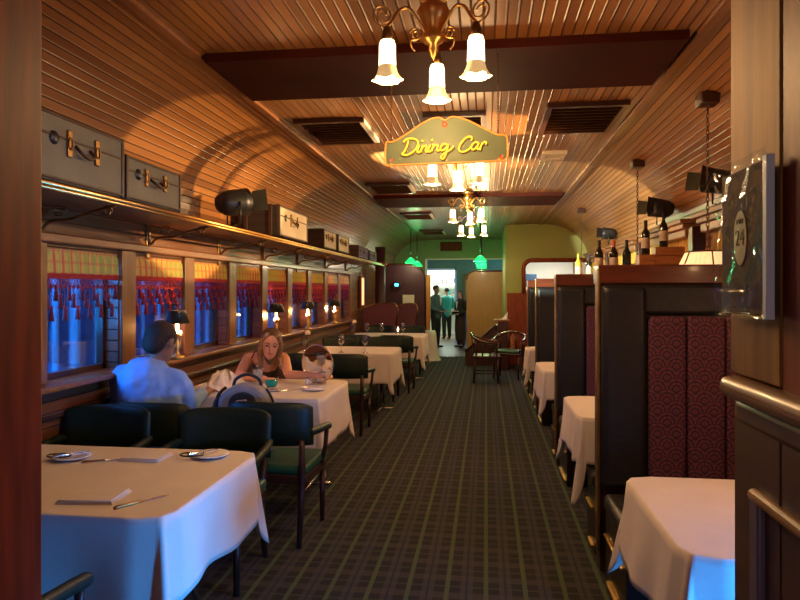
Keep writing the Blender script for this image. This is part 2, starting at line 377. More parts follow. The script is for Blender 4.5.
def thing(name, label, cat, loc=(0, 0, 0), rz=0, group=None):
    o = bpy.data.objects.new(name, None); col.objects.link(o); o.empty_display_size = .05
    o.location = loc; o.rotation_euler = (0, 0, rz); o['label'] = label; o['category'] = cat
    if group: o['group'] = group
    return o
def tag(o, label, cat, group=None):
    o['label'] = label; o['category'] = cat
    if group: o['group'] = group
    return o
def kids(o): return [c for c in ALLK if c.parent == o]
def dup(root, loc=None, rz=None, label=None, group=None, scale=None):
    def cp(o, par):
        c = o.copy(); col.objects.link(c)
        if par: c.parent = par
        for ch in list(o.children): cp(ch, c)
        return c
    r = cp(root, None)
    if loc is not None: r.location = loc
    if rz is not None: r.rotation_euler = (0, 0, rz)
    if label: r['label'] = label
    if group: r['group'] = group
    if scale: r.scale = scale
    return r
def struct(name, mb, m, parent=None, **k):
    o = mb.build(name, m, parent, **k); o['kind'] = 'structure'; return o
def W(u, v, d):
    """the place at depth d along the view of the photo point (u, v)"""
    a = (u-400)/650*d; c, s = math.cos(YAW), math.sin(YAW)
    return Vector((a*c-d*s, a*s+d*c, HC-(v-289.5)/650*d))
def catmull(p, n=6, closed=False):
    p = [Vector(q) for q in p]; out = []; m = len(p)
    for i in range(m if closed else m-1):
        a = p[(i-1) % m] if closed or i else p[0]; b = p[i]; c = p[(i+1) % m]; d = p[(i+2) % m] if closed or i+2 < m else p[-1]
        for k in range(n):
            t = k/n; out.append(.5*((2*b)+(c-a)*t+(2*a-5*b+4*c-d)*t*t+(3*b-a-3*c+d)*t**3))
    if not closed: out.append(p[-1])
    return out

# ------------------------------------------------------------------ the setting
XL, XR = -2.5, 2.05            # inner faces of the side walls
ZC = 2.9; ZS = 2.22            # flat ceiling height, spring line of the coves
FL, FR = -1.65, 1.12           # edges of the flat middle
def cove_z(x):
    if x < FL: return ZS+(ZC-ZS)*math.sqrt(max(0, 1-((x-FL)/(XL-FL))**2))
    if x > FR: return ZS+(ZC-ZS)*math.sqrt(max(0, 1-((x-FR)/(XR-FR))**2))
    return ZC
YB, YE = -2.0, 17.85
o = struct('floor', MB().box(-2.9, 2.5, YB, 15.0, -.05, 0), 'carpet')
o = struct('floor.001', MB().box(-2.9, 2.5, 15.0, 24, -.05, 0), 'tile')
struct('trim_1', MB().box(-2.4, .5, 14.97, 15.03, 0, .008), 'steel')
# ceiling shell with its uv running around the arch
prof = []
for i in range(25):
    a = PI/2*i/24; prof.append((FL+(XL-FL)*math.cos(a), ZS+(ZC-ZS)*math.sin(a)))
for i in range(1, 9): prof.append((FL+(FR-FL)*i/8, ZC))
for i in range(1, 25):
    a = PI/2*(1-i/24); prof.append((FR+(XR-FR)*math.cos(a), ZS+(ZC-ZS)*math.sin(a)))
L = [0]
for a, b in zip(prof, prof[1:]): L.append(L[-1]+math.hypot(b[0]-a[0], b[1]-a[1]))
me = bpy.data.meshes.new('ceiling'); n = len(prof)
T = .06
outer = []
for i, (x, z) in enumerate(prof): outer.append((x+(-T if x < FL else T if x > FR else 0)*(1 if i in (0, n-1) else .6), z+T))
vs = [(x, YB, z) for x, z in prof]+[(x, YE, z) for x, z in prof]+[(x, YB, z) for x, z in outer]+[(x, YE, z) for x, z in outer]
fs = [(i, i+1, n+i+1, n+i) for i in range(n-1)]+[(2*n+i, 3*n+i, 3*n+i+1, 2*n+i+1) for i in range(n-1)]
me.from_pydata(vs, [], fs)
uv = me.uv_layers.new(name='UVMap')
for poly in me.polygons:
    poly.use_smooth = True
    for li in poly.loop_indices:
        vi = me.loops[li].vertex_index % n; uv.data[li].uv = (L[vi], 0 if me.loops[li].vertex_index < n else 1)
me.materials.append(M['ceil'])
ceil = bpy.data.objects.new('ceiling', me); col.objects.link(ceil); ceil['kind'] = 'structure'
# moulding where the cove meets the flat boards
for k, x in enumerate((FL, FR)):
    struct('trim_%d' % (k+2), MB().bbox(x-.03, x+.03, YB, YE-.05, ZC-.022, ZC+.005, .006), 'wood_mid')
# dropped cross panels of the ceiling
for k, (y0, y1) in enumerate(((3.54, 4.32), (9.2, 10.25))):
    struct('trim_%d' % (k+4), MB().bbox(-1.60, 1.05, y0, y1, ZC-.05, ZC+.01, .004), 'beam')
# left wall with its row of windows
WZ0, WZ1 = 1.01, 1.79
wins = [3.42+.943*k for k in range(9)]
mb = MB(); TH = .16
mb.box(XL-TH, XL, YB, YE, 0, WZ0); mb.box(XL-TH, XL, YB, YE, WZ1, ZS+.02)
edges = [YB]+[e for y in wins for e in (y, y+.74)]+[YE]
for a, b in zip(edges[::2], edges[1::2]): mb.box(XL-TH, XL, a, b, WZ0, WZ1)
struct('wall_left', mb, 'wallwood')
for k, y in enumerate(wins):
    f = MB(); x = XL-.11; t = .035
    for a, b, c, d in ((y, y+t, WZ0, WZ1), (y+.74-t, y+.74, WZ0, WZ1), (y, y+.74, WZ0, WZ0+t), (y, y+.74, WZ1-t, WZ1)):
        f.box(x-.02, x+.02, a, b, c, d)
    fr = struct('window_%d' % (k+1), f, 'wood_dark')
    MB().box(x-.003, x+.003, y+t, y+.74-t, WZ0+t, WZ1-t).build('window_pane', 'pane', fr)
# posts, sill ledge and head board
for k, y in enumerate(wins+[wins[-1]+.943]):
    struct('trim_%d' % (k+6), MB().bbox(XL-.01, XL+.025, y-.203+.012, y-.012, WZ0, WZ1+.03, .006), 'post')
struct('trim_20', MB().bbox(XL-.02, XL+.12, YB, 11.9, WZ0-.035, WZ0-.003, .008), 'post')
struct('trim_21', MB().bbox(XL-.02, XL+.05, YB, 11.9, WZ1+.03, WZ1+.085, .01), 'wood_mid')
struct('trim_22', MB().bbox(XL-.02, XL+.035, YB, 11.9, .80, .84, .008), 'wood_dark')
struct('baseboard_left', MB().bbox(XL-.01, XL+.03, YB, 14.4, 0, .16, .008), 'wood_dark')
# the outside seen through them
fe = thing('garden_fence', 'blue-lit pale posts in front of a dark wall outside the left windows', 'fence', (-3.35, 6, 0))
MB().box(-.55, -.5, -6, 7, -.0, 3.2).build('back_wall', 'fence_dark', fe)
random.seed(3)
y = -5.2
while y < 6.4:
    wd = random.choice((.03, .05, .08))
    MB().cyl((0, y, 0), (0, y, 2.6), wd*.5, n=8).build('post', 'fence', fe)
    y += random.uniform(.17, .33)
# right wall with deeper bays behind the booths
mb = MB(); RW0, RW1 = 1.25, 2.0
bays = [(1.5, 1.95), (3.75, 6.15), (6.6, 8.4), (8.8, 10.6), (11, 12.8)]
mb.box(XR, XR+.16, YB, YE, 0, RW0); mb.box(XR, XR+.16, YB, YE, RW1, ZS+.02)
edges = [YB]+[e for b in bays for e in b]+[YE]
for a, b in zip(edges[::2], edges[1::2]): mb.box(XR, XR+.16, a, b, RW0, RW1)
struct('wall_right', mb, 'wallwood')
for k, (a, b) in enumerate(bays):
    f = MB(); x = XR+.10; t = .04
    for p, q, c, d in ((a, a+t, RW0, RW1), (b-t, b, RW0, RW1), (a, b, RW0, RW0+t), (a, b, RW1-t, RW1)): f.box(x-.02, x+.02, p, q, c, d)
    fr = struct('window_%d' % (k+11), f, 'wood_dark')
    MB().box(x-.003, x+.003, a+t, b-t, RW0+t, RW1-t).build('window_pane', 'pane', fr)
    if k:
        m2 = MB(); m2.bbox(XR-.20, XR+.01, a-.05, b+.05, 2.19, 2.23, .006); m2.bbox(XR-.17, XR+.01, a-.02, b+.02, 2.14, 2.19, .01)
        m2.bbox(XR-.14, XR+.01, a, b, 2.06, 2.14, .012)
        struct('trim_%d' % (k+24), m2, 'wood_mid')
        m2 = MB().bbox(XR-.12, XR+.01, a-.16, a-.02, 1.2, 2.15, .01); struct('trim_%d' % (k+30), m2, 'wood_dark')
# end wall behind the camera
struct('wall_back', MB().box(XL-.16, XR+.16, YB-.1, YB, 0, 3.0), 'wood_red')
# the opening the photo is taken through
struct('trim_40', MB().bbox(-1.9, -.897, .98, 1.22, 0, 2.93, .006), 'wood_red')
struct('trim_41', MB().bbox(.50, .56, 1.19, 1.42, 1.38, 2.93, .004), 'wood_gold')
struct('trim_42', MB().bbox(.503, 2.1, .98, 1.19, 0, 2.93, .004), 'wood_red')
struct('trim_43', MB().bbox(.56, 1.0, 1.2, 1.40, 0, 2.93, .004), 'wood_red')
# bulkhead of the right hand booths
pl = [(.44, 0), (.44, ZC)]+[(x, z) for x, z in prof if x > .5]+[(XR, 0)]
# with the serving hatch cut out: build it as pieces around the hole
HX0, HZ0, HZ1 = .80, 1.52, 2.12
mb = MB(); yb = 13.62
mb.box(.44, HX0, yb, yb+.12, 1.48, ZC-.01)
top = [(HX0, HZ1), (HX0, ZC-.003)]+[(x, z-.003) for x, z in prof if x > HX0]+[(XR, HZ1)]
mb.prism(top, 'Y', yb, yb+.12)
# rounded corner fillet
cf = [(HX0, HZ1)]+[(HX0+.16-.16*math.cos(a), HZ1-.16+.16*math.sin(a)) for a in [PI/2*i/8 for i in range(9)]]
mb.prism(cf, 'Y', yb, yb+.12)
struct('wall_far_right', mb, 'olive')
struct('wall_far_right_dado', MB().box(.43, XR, yb-.01, yb+.13, 0, 1.48), 'wood_red').name = 'trim_44'
fp = [Vector((XR-.02, 0, HZ1+.03))]+[Vector((HX0+.13-.16*math.cos(a), 0, HZ1-.13+.16*math.sin(a))) for a in [PI/2*(1-i/8) for i in range(9)]]+[Vector((HX0-.03, 0, 1.48))]
mb = MB()
for a, b in zip(fp, fp[1:]):
    mb.tube([(a.x, yb-.02, a.z), (b.x, yb-.02, b.z)], .045, n=8)
struct('trim_45', mb, 'wood_red')
mb = MB(); mb.box(.44, XR, 15.9, 16.0, 0, ZC); 
struct('trim_48', MB().box(.40, .44, yb+.12, 16, 0, ZC), 'olive')
struct('wall_pantry', mb, 'white').name = 'wall_pantry'
# header wall and green far wall
dY = 17.7
mb = MB(); mb.box(XL, -1.62, dY, dY+.12, 0, ZC+.1); mb.box(-1.62, .52, dY, dY+.12, 2.38, ZC+.1); mb.box(.52, 2.4, dY, dY+.12, 0, ZC+.1)
struct('wall_header', mb, 'green_wall')
struct('trim_46', MB().bbox(-1.64, .52, dY-.02, dY+.02, 2.36, 2.39, .004), 'vent_white')
struct('trim_47', MB().bbox(-1.65, -1.60, dY-.03, dY+.12, 0, 2.37, .004), 'vent_white')
mb = MB(); yf = 19.4
mb.box(-2.6, -1.76, yf, yf+.12, 0, 3); mb.box(-.92, 2.4, yf, yf+.12, 0, 3); mb.box(-1.76, -.92, yf, yf+.12, 2.13, 3)
struct('wall_far', mb, 'green_wall')
struct('ceiling.001', MB().box(-2.7, 2.4, dY, 24, 2.95, 3.0), 'green_wall')
mb = MB(); mb.box(-2.9, 1.5, 22.6, 22.7, 0, 3); mb.box(-2.75, -2.65, dY, 22.7, 0, 3); mb.box(.9, 1.0, 19.52, 22.7, 0, 3)
struct('wall_kitchen', mb, 'white')
mb = MB(); mb.box(-1.81, -1.76, yf-.03, yf+.13, 0, 2.18); mb.box(-.92, -.87, yf-.03, yf+.13, 0, 2.18); mb.box(-1.81, -.87, yf-.03, yf+.13, 2.13, 2.18)
struct('door_1', mb, 'white')
# frame of a further door, right of it
mb = MB(); mb.box(-.62, -.56, yf-.04, yf, 0, 2.0); mb.box(-.30, -.24, yf-.04, yf, 0, 2.0); mb.box(-.62, -.24, yf-.04, yf, 1.95, 2.01)
d2 = struct('door_2', mb, 'wood_orange'); MB().box(-.56, -.30, yf-.02, yf-.002, .02, 1.95).build('door_leaf', 'green_wall', d2)

M['wood_cab'] = mat('brown_cabinet_wood', (.105, .052, .026), .38, coat=.3, noise=(.065, .032, .017), scale=2, stretch=(12, 2, 12), bump=.1)
M['wood_cab_top'] = mat('polished_rail_wood', (.21, .095, .035), .38, coat=.4, noise=(.14, .06, .022), scale=2, stretch=(12, 2, 12))
M['panel_edge'] = mat('grey_violet_bevel', (.16, .13, .18), .35, noise=(.13, .10, .15), scale=5)
M['sleeve_edge'] = mat('pale_blue_plastic_edge', (.72, .82, .95), .4, noise=(.66, .76, .9), scale=8)
M['steel_warm'] = mat('warm_silver', (.78, .60, .42), .22, metal=1, noise=(.55, .38, .24), scale=60)
M['hair_mid'] = mat('light_brown_hair', (.13, .06, .026), .45, noise=(.06, .028, .013), scale=8)

# ------------------------------------------------------------------ chandeliers
def make_chandelier(loc, label, rz=0, low=0):
    t = thing('chandelier', label, 'chandelier', loc, rz, 'brass chandeliers along the ceiling')
    # local z = 0 at the ceiling
    MB().lathe([(.0, -.01), (.075, -.012), (.08, -.03), (.05, -.05), (.015, -.06), (.015, -.08-low)], n=20).build('ceiling_rose', 'brass', t)
    b = MB().lathe([(.012, -.06-low), (.06, -.075-low), (.075, -.10-low), (.062, -.125-low), (.040, -.17-low), (.036, -.20-low), (.05, -.215-low), (.046, -.235-low), (.018, -.25-low), (.024, -.275-low), (.012, -.30-low), (.001, -.32-low)], n=20)
    b.build('body', 'brass', t)
    for k in range(3):
        a = R(90+120*k)
        ca, sa = math.cos(a), math.sin(a)
        def Q(r, z): return (r*ca, r*sa, z-low)
        m = MB()
        arm = catmull([Q(.04, -.20), Q(.075, -.15), Q(.12, -.105), (Q(.165, -.12)), Q(.20, -.175), Q(.222, -.20)], 5)
        m.tube(arm, .0075, n=8)
        # scroll above the cup
        sp_ = [Q(.222+.045*math.cos(q)*(1-q/14)+.02, -.155+.045*math.sin(q)*(1-q/14)) for q in [i*.5-2.2 for i in range(24)]]
        m.tube(sp_, .0045, n=6)
        sp2 = [Q(.085+.030*math.cos(q)*(1-q/14), -.215+.030*math.sin(q)*(1-q/14)) for q in [i*.5 for i in range(22)]]
        m.tube(sp2, .004, n=6)
        sp3 = catmull([Q(.05, -.19), Q(.08, -.235), Q(.11, -.245), Q(.105, -.275), Q(.09, -.29)], 4)
        m.tube(sp3, .0035, n=6)
        am = m.build('arm', 'brass', t)
        MB().lathe([(.006, -.20-low), (.016, -.205-low), (.024, -.235-low), (.026, -.262-low), (.012, -.27-low)], (.222*ca, .222*sa, 0), n=12).build('shade_holder', 'brass_dull', am)
        c = (.222*ca, .222*sa, 0)
        sh = MB().lathe([(.004, -.262-low), (.030, -.264-low), (.036, -.285-low), (.0365, -.33-low), (.038, -.375-low)], c, n=24)
        s_ = sh.build('glass_shade', 'shade_glow', t, recalc=False)
        MB().lathe([(.038, -.375-low), (.042, -.40-low), (.049, -.42-low), (.061, -.437-low)], c, n=36, flute=.16, nf=6).build('fluted_rim', 'shade_rim', s_, recalc=False)
        MB().lathe([(.0, -.30-low), (.016, -.32-low), (.020, -.35-low), (.012, -.385-low), (0, -.39-low)], c, n=12).build('bulb', 'bulb', s_)
    for k in range(3):
        a = R(90+120*k)+rz
        point('chandelier_lamp', (loc[0]+.222*math.cos(a), loc[1]+.222*math.sin(a), loc[2]-.47-low), CHP, WARM, .035)
    return t
CHP = 13.0
CZ = -.235
for (y, dx, rz, lab) in ((2.92, 0, 0, 'largest brass chandelier, nearest the viewer, with three frosted glass shades'),
                         (5.45, -.01, 0, 'brass chandelier half hidden behind the hanging sign'),
                         (8.95, -.01, R(-6), 'small brass chandelier just beyond the sign, below the far cross panel'),
                         (11.2, .0, R(5), 'farthest and smallest of the brass chandeliers')):
    make_chandelier((CZ+dx, y, ZC), lab, rz, .05 if y == 5.45 else 0)

# ------------------------------------------------------------------ hanging sign
sg_y = 3.45
S = W(446, 142, 3.50); px = 3.50/650
t = thing('hanging_sign', 'green shaped sign reading Dining Car in yellow script with orange neon edge', 'sign', (S.x, S.y, S.z), YAW*.4)
def SP(cx, cy, y=0): return ((cx-390)/6.4*px, y, -(cy-207)/6.4*px)
outl = [(5, 215), (2, 330), (18, 358), (42, 345), (62, 353), (250, 349), (430, 345), (700, 337), (722, 322), (742, 338), (768, 325), (779, 300), (776, 195), (757, 175), (712, 170), (650, 140), (560, 92), (490, 62), (425, 52), (385, 72), (345, 55), (290, 65), (220, 102), (130, 162), (62, 200), (22, 207)]
op = catmull([SP(*q) for q in outl], 4, True)
poly = [(p.x, p.z) for p in op]
MB().prism(poly, 'Y', -.012, .012).build('board', 'sign_green', t)
MB().tube([(p.x, -.018, p.z) for p in op], .0042, n=8, closed=True).build('neon_outline', 'neon_orange', t)
strokes = [[(150, 200), (140, 235), (122, 272), (108, 285), (135, 292), (172, 277), (203, 245), (212, 212), (195, 192), (165, 186), (135, 192), (118, 210)],
 [(222, 228), (210, 255), (206, 272), (214, 276), (226, 268)], [(243, 230), (234, 255), (228, 275)], [(230, 262), (244, 242), (260, 233), (267, 242), (260, 264), (266, 274), (278, 266)],
 [(292, 226), (280, 252), (276, 268), (286, 273), (296, 264)], [(312, 224), (304, 250), (299, 270)], [(300, 256), (316, 236), (332, 229), (338, 238), (332, 260), (338, 269), (350, 260)],
 [(400, 236), (386, 224), (368, 230), (355, 250), (360, 266), (378, 262), (394, 246), (404, 228), (396, 262), (384, 300), (370, 320), (358, 312), (368, 294), (395, 276), (420, 260), (438, 240)],
 [(552, 205), (554, 188), (540, 181), (512, 192), (486, 222), (472, 252), (480, 274), (506, 276), (534, 262), (548, 246)],
 [(596, 226), (582, 216), (562, 226), (550, 248), (556, 264), (572, 260), (588, 242), (598, 222), (588, 250), (592, 264), (606, 254)],
 [(618, 222), (610, 246), (604, 268)], [(606, 250), (618, 230), (634, 216), (645, 220), (642, 232)]]
mb = MB(); ms = MB()
for s_ in strokes:
    mb.tube(catmull([SP(a, b, -.022) for a, b in s_], 4), .0045, n=7)
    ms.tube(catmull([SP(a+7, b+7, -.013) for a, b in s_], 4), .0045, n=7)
for a, b in ((240, 204), (302, 200)): mb.ell(SP(a, b, -.022), .006, 8, 6)
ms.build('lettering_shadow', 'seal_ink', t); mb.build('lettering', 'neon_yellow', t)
mr = MB()
for a, b, c in ((382, 98, 20), (40, 320, 12), (740, 310, 14)):
    q = SP(a, b, -.0125); mr.lathe([(0, 0), (c/6.4*px, 0), (c/6.4*px*.9, .001)], q, 10, ax=(0, -1, 0))
mr.build('red_ornament', 'sign_red', t)
for (cx, cy) in ((40, 205), (720, 172)):
    p = SP(cx, cy); zt = ZC-.05-S.z
    m2 = MB()
    L_ = int((zt-p[2])/.016)
    for i in range(L_):
        z = p[2]+i*.016; m2.tube([(p[0]+.005*math.cos(a)*(1 if i % 2 else 0), .005*math.cos(a)*(0 if i % 2 else 1), z+.008+.011*math.sin(a)) for a in [2*PI*q/8 for q in range(8)]], .0016, n=5, closed=True)
    m2.build('chain', 'rope', t)

# ------------------------------------------------------------------ ceiling vents
def vent(name, x0, x1, y0, y1, m, label, slats=9, group='louvred vents in the ceiling boards'):
    cx, cy = (x0+x1)/2, (y0+y1)/2; w_, d_ = (x1-x0)/2, (y1-y0)/2
    t = thing(name, label, 'vent', (cx, cy, ZC), 0, group)
    f = MB(); q = .04
    f.box(-w_, w_, -d_, -d_+q, -.035, -.001); f.box(-w_, w_, d_-q, d_, -.035, -.001); f.box(-w_, -w_+q, -d_+q, d_-q, -.035, -.001)
    f.build('frame', 'wood_dark' if m != 'vent_white' else m, t); MB().box(w_-q, w_, -d_+q, d_-q, -.035, -.001).build('frame_side', 'vent_white' if x1 < -.5 or m == 'vent_white' else 'wood_dark', t)
    MB().box(-w_+q, w_-q, -d_+q, d_-q, -.004, -.001).build('backing', m, t)
    for i in range(slats):
        y = -d_+q+(i+.5)*(2*d_-2*q)/slats
        s_ = MB(); s_.add([(-w_+q, y-.018, -.030), (w_-q, y-.018, -.030), (w_-q, y+.014, -.008), (-w_+q, y+.014, -.008), (-w_+q, y-.018, -.026), (w_-q, y-.018, -.026), (w_-q, y+.014, -.004), (-w_+q, y+.014, -.004)],
              [(0, 1, 2, 3), (7, 6, 5, 4), (0, 4, 5, 1), (3, 2, 6, 7), (0, 3, 7, 4), (1, 5, 6, 2)])
        s_.build('slat', 'vent_dark' if m == 'vent_dark' else m, t)
vent('ceiling_vent', -1.52, -.95, 5.0, 5.8, 'vent_dark', 'dark louvred ceiling vent left of the hanging sign')
vent('ceiling_vent', .44, 1.02, 4.8, 5.65, 'vent_dark', 'dark louvred ceiling vent right of the hanging sign')
vent('ceiling_vent', -.48, .0, 4.95, 5.7, 'vent_dark', 'louvred ceiling vent partly hidden behind the hanging sign')
vent('ceiling_vent', -1.52, -.95, 8.1, 8.85, 'vent_dark', 'dark louvred ceiling vent just before the far cross panel', 8)
vent('ceiling_vent', -1.5, -.95, 11.3, 12.2, 'vent_dark', 'louvred ceiling vent left of the farthest chandeliers', 8)
vent('ceiling_vent', -1.5, -.95, 14.6, 15.6, 'vent_dark', 'smallest, farthest louvred ceiling vent, above the green lamps', 8)
vent('ceiling_reflection', .55, .78, 6.45, 6.75, 'vent_white', 'small pale slatted square standing for a bright reflection in the ceiling right of the sign', 4)  # bright reflection on the glossy boards, built as a pale slatted square
t = thing('wall_vent', 'reddish louvred vent on the green header at the far end', 'vent', (-.94, dY-.001, 2.72))
MB().box(-.29, .29, -.02, 0, -.12, .12).build('frame', 'beam', t)
for i in range(7): MB().box(-.27, .27, -.03, -.02, -.10+i*.03, -.085+i*.03).build('slat', 'wood_red', t)
t = thing('smoke_detector', 'small white smoke detector on the far green wall', 'detector', (-1.25, 18.6, 2.95))
MB().lathe([(0, -.05), (.06, -.045), (.07, -.02), (.07, 0)], n=16).build('cover', 'white', t)

# ------------------------------------------------------------------ curtains of the left windows
TAS = {}
def valance(k, y):
    g = 'tartan valances with tasselled fringe over the left windows'
    labs = ['yellow tartan valance with dark red tassels on the window nearest the viewer', 'yellow tartan valance with brighter red fringe, over the window beside the man',
            'yellow tartan valance with dark tassels, over the third window from the near end', 'yellow tartan valance with dark tassels, over the fourth window from the near end',
            'yellow tartan valance over the fifth window, above the woman', 'yellow tartan valance over the sixth window, just right of the second lamp',
            'yellow tartan valance over the seventh window', 'yellow tartan valance over the eighth window, above the farthest lamp', 'yellow tartan valance over the last, farthest window']
    t = thing('window_valance', labs[k], 'valance', (XL-.02, y, 0), 0, g)
    n = 60; Wd = .74; m = MB(); rows = [(1.80, .0), (1.785, .004), (1.77, .000), (1.755, .006), (1.70, .010), (1.645, .012)]
    for j, (z, a) in enumerate(rows):
        for i in range(n+1):
            yy = Wd*i/n; m.v.append((.01+a+(.010 if j > 2 else .004)*math.sin(i*.85+k), yy, z))
    m.f = [(j*(n+1)+i, j*(n+1)+i+1, (j+1)*(n+1)+i+1, (j+1)*(n+1)+i) for j in range(len(rows)-1) for i in range(n)]; m.sm = [True]*len(m.f)
    o = m.build('pleated_cloth', 'curtain', t, recalc=False)
    b = MB().box(.005, .024, 0, Wd, 1.615, 1.648).build('band', 'red_net', t)
    # net of crossing cords
    nt_ = MB(); st = .0265
    for i in range(28):
        y0 = i*st
        for dr in (-1, 1):
            pts = [(.014, min(max(y0+dr*q*st*.5, 0), Wd), 1.62-q*.02) for q in range(4 if i % 4 else 5)]
            nt_.tube(pts, .0022, n=4)
    nt_.build('knotted_net', 'red_net' if k not in (1, 4, 6) else 'scarlet_net', t)
    ts = MB(); dz = MB()
    for i in range(18):
        yy = .02+i*Wd/18; lev = (1.50, 1.44, 1.53)[i % 3]-.015*math.sin(i*2.1)
        for (zz) in (1.555, lev):
            dz.ell((.014, yy, zz+.012), (.011, .011, .014), 8, 6)
        dz.tube([(.014, yy, 1.57), (.014, yy, lev)], .002, n=4)
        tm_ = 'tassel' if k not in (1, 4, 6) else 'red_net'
        if tm_ not in TAS: TAS[tm_] = MB().lathe([(.004, .006), (.010, -.004), (.012, -.03), (.017, -.062), (.0, -.062)], n=8).build('tassel', tm_, t)
        else:
            q_ = TAS[tm_].copy(); col.objects.link(q_); q_.parent = t
            TAS['last'] = q_
        (TAS['last'] if 'last' in TAS and TAS['last'].parent == t and TAS['last'] != TAS[tm_] else TAS[tm_]).location = (.014, yy, lev)
    dz.build('fringe_knots', 'red_net' if k not in (1, 4, 6) else 'scarlet_net', t)
M['scarlet_net'] = mat('scarlet_fringe', (.62, .06, .02), .7, noise=(.5, .04, .015), scale=30)  # brighter red than the other fringes, used on three valances
for k, y in enumerate(wins): valance(k, y)
# gold curtains of the right bays
for k, (a, b) in enumerate(bays[1:]):
    m = MB(); n = 90
    for j, z in enumerate((2.06, 1.9, 1.6, 1.3)):
        for i in range(n+1): m.v.append((XR-.05+(.012+.012*j*.5)*math.sin(i*1.35), a+.03+(b-a-.06)*i/n, z))
    m.f = [(j*(n+1)+i, j*(n+1)+i+1, (j+1)*(n+1)+i+1, (j+1)*(n+1)+i) for j in range(3) for i in range(n)]; m.sm = [True]*len(m.f)
    o = m.build('gold_curtain', 'ycurtain', recalc=False)
    tag(o, ('gathered gold curtain in the right bay behind the nearest pendant lamp', 'gold curtain in the second bay on the right, behind the wine bottles', 'gold curtain in the third bay on the right', 'gold curtain in the farthest bay on the right')[k], 'curtain', 'gold curtains of the right bays')

# ------------------------------------------------------------------ luggage rack and cases
t = thing('luggage_rack', 'long brass luggage rack on scrolled brackets above the left windows', 'luggage rack', (XL, 0, 2.04))
YR0, YR1 = 1.6, 12.4
MB().cyl((.50, YR0, .0), (.50, YR1, .0), .013).build('rail', 'brass', t); MB().cyl((.545, YR0, -.03), (.545, YR1, -.03), .009).build('rail', 'brass', t)
MB().bbox(.03, .49, YR0, YR1, -.012, .010, .004).build('shelf_board', 'wood_mid', t)
for i in range(5): MB().cyl((.08+.085*i, YR0, .022), (.08+.085*i, YR1, .022), .007).build('slat_rod', 'brass', t)
i = 0
for y in (2.2, 3.35, 4.55, 5.85, 7.05, 8.4, 9.9, 11.4):
    m = MB(); m.tube([(.015, y, .02), (.015, y, -.20)], .011); m.ell((.02, y, -.17), .022)
    m.tube(catmull([(.02, y, -.17), (.08, y, -.11), (.20, y, -.10), (.34, y, -.06), (.46, y, -.03), (.50, y, 0)], 5), .010)
    m.tube([(.14+.045*math.cos(q)*(1-q/16), y, -.055+.035*math.sin(q)*(1-q/16)) for q in [j*.5 for j in range(22)]], .005)
    m.tube([(.42+.035*math.cos(q)*(1-q/16), y, -.06+.035*math.sin(q)*(1-q/16)) for q in [j*.5 for j in range(22)]], .005)
    b = m.build('bracket', 'brass_dull', t)
    MB().bbox(-.002, .012, y-.025, y+.025, -.26, .04, .006).build('wall_plate', 'brass_dull', b)

def suitcase(y, ln, z, ht, label, body, xf=-2.0, dp=.36, tilt=0, side=None, straps=False):
    t = thing('suitcase', label, 'suitcase', (xf-dp/2, y+ln/2, z), tilt, 'old suitcases on the luggage rack')
    MB().bbox(-dp/2, dp/2, -ln/2, ln/2, 0, ht, .014, 3).build('body', side or body, t)
    x = dp/2
    MB().bbox(x-.004, x+.005, -ln/2+.012, ln/2-.012, .012, ht-.012, .004).build('front_panel', body, t)
    tr = MB()
    for zz in (.016, ht*.66, ht-.016): tr.bbox(x-.002, x+.010, -ln/2+.004, ln/2-.004, zz-.006, zz+.006, .003)
    for yy in (-ln/2+.014, ln/2-.014): tr.bbox(x-.002, x+.011, yy-.012, yy+.012, .004, ht-.004, .004)
    tr.build('edge_trim', 'case_trim', t)
    h = MB().tube(catmull([(x+.006, -.06, ht*.60), (x+.035, -.055, ht*.50), (x+.042, 0, ht*.44), (x+.035, .055, ht*.50), (x+.006, .06, ht*.60)], 5), .009)
    h.build('handle', 'case_trim', t)
    for s in (-1, 1):
        l = MB(); l.bbox(x+.004, x+.016, s*.115-.018, s*.115+.018, ht*.40, ht*.80, .004); l.tube([(x+.018, s*.115+.016*math.cos(a), ht*.6+.03*math.sin(a)) for a in [2*PI*q/10 for q in range(10)]], .004, n=6, closed=True)
        l.build('latch', 'brass_dull', t)
    c = MB().lathe([(0, .010), (.032, .008), (.034, 0)], (x+.004, -ln*.30, ht*.62), 14, ax=(1, 0, 0)); c.build('sticker', 'iron', t)
    if straps:
        for s in (-.3, .3):
            q = MB(); q.bbox(-dp/2-.004+dp*(.5+s)-.02, -dp/2-.004+dp*(.5+s)+.02, -ln/2-.006, ln/2+.006, -.001, ht+.005, .003); q.build('strap', 'case_trim', t)
    return t
zr = 2.04+.032
suitcase(2.72, .76, zr, .335, 'big grey-green suitcase with brown latches, nearest the viewer on the rack', 'case_green', xf=-2.06, dp=.34)
suitcase(3.50, .68, zr, .262, 'grey-green suitcase, second on the rack, touching the big near one', 'case_green', xf=-2.06, dp=.34)
suitcase(6.12, 1.0, zr, .31, 'cream-fronted suitcase with dark tartan end, beyond the black spotlight', 'case_cream', xf=-2.0, dp=.42, side='case_dark', straps=True)
suitcase(7.95, .68, zr, .245, 'cream-fronted suitcase, fourth on the rack', 'case_cream', xf=-2.02, dp=.38, side='case_dark')
suitcase(8.75, .70, zr, .245, 'cream-fronted suitcase, fifth on the rack, close behind the fourth', 'case_cream', xf=-2.02, dp=.38, side='case_dark')
suitcase(10.3, .80, zr, .20, 'dark brown suitcase near the far end of the rack', 'case_dark', xf=-2.04, dp=.36, side='case_dark')
suitcase(11.3, .70, zr, .18, 'dark brown suitcase, last on the rack', 'case_dark', xf=-2.04, dp=.36, side='case_dark')

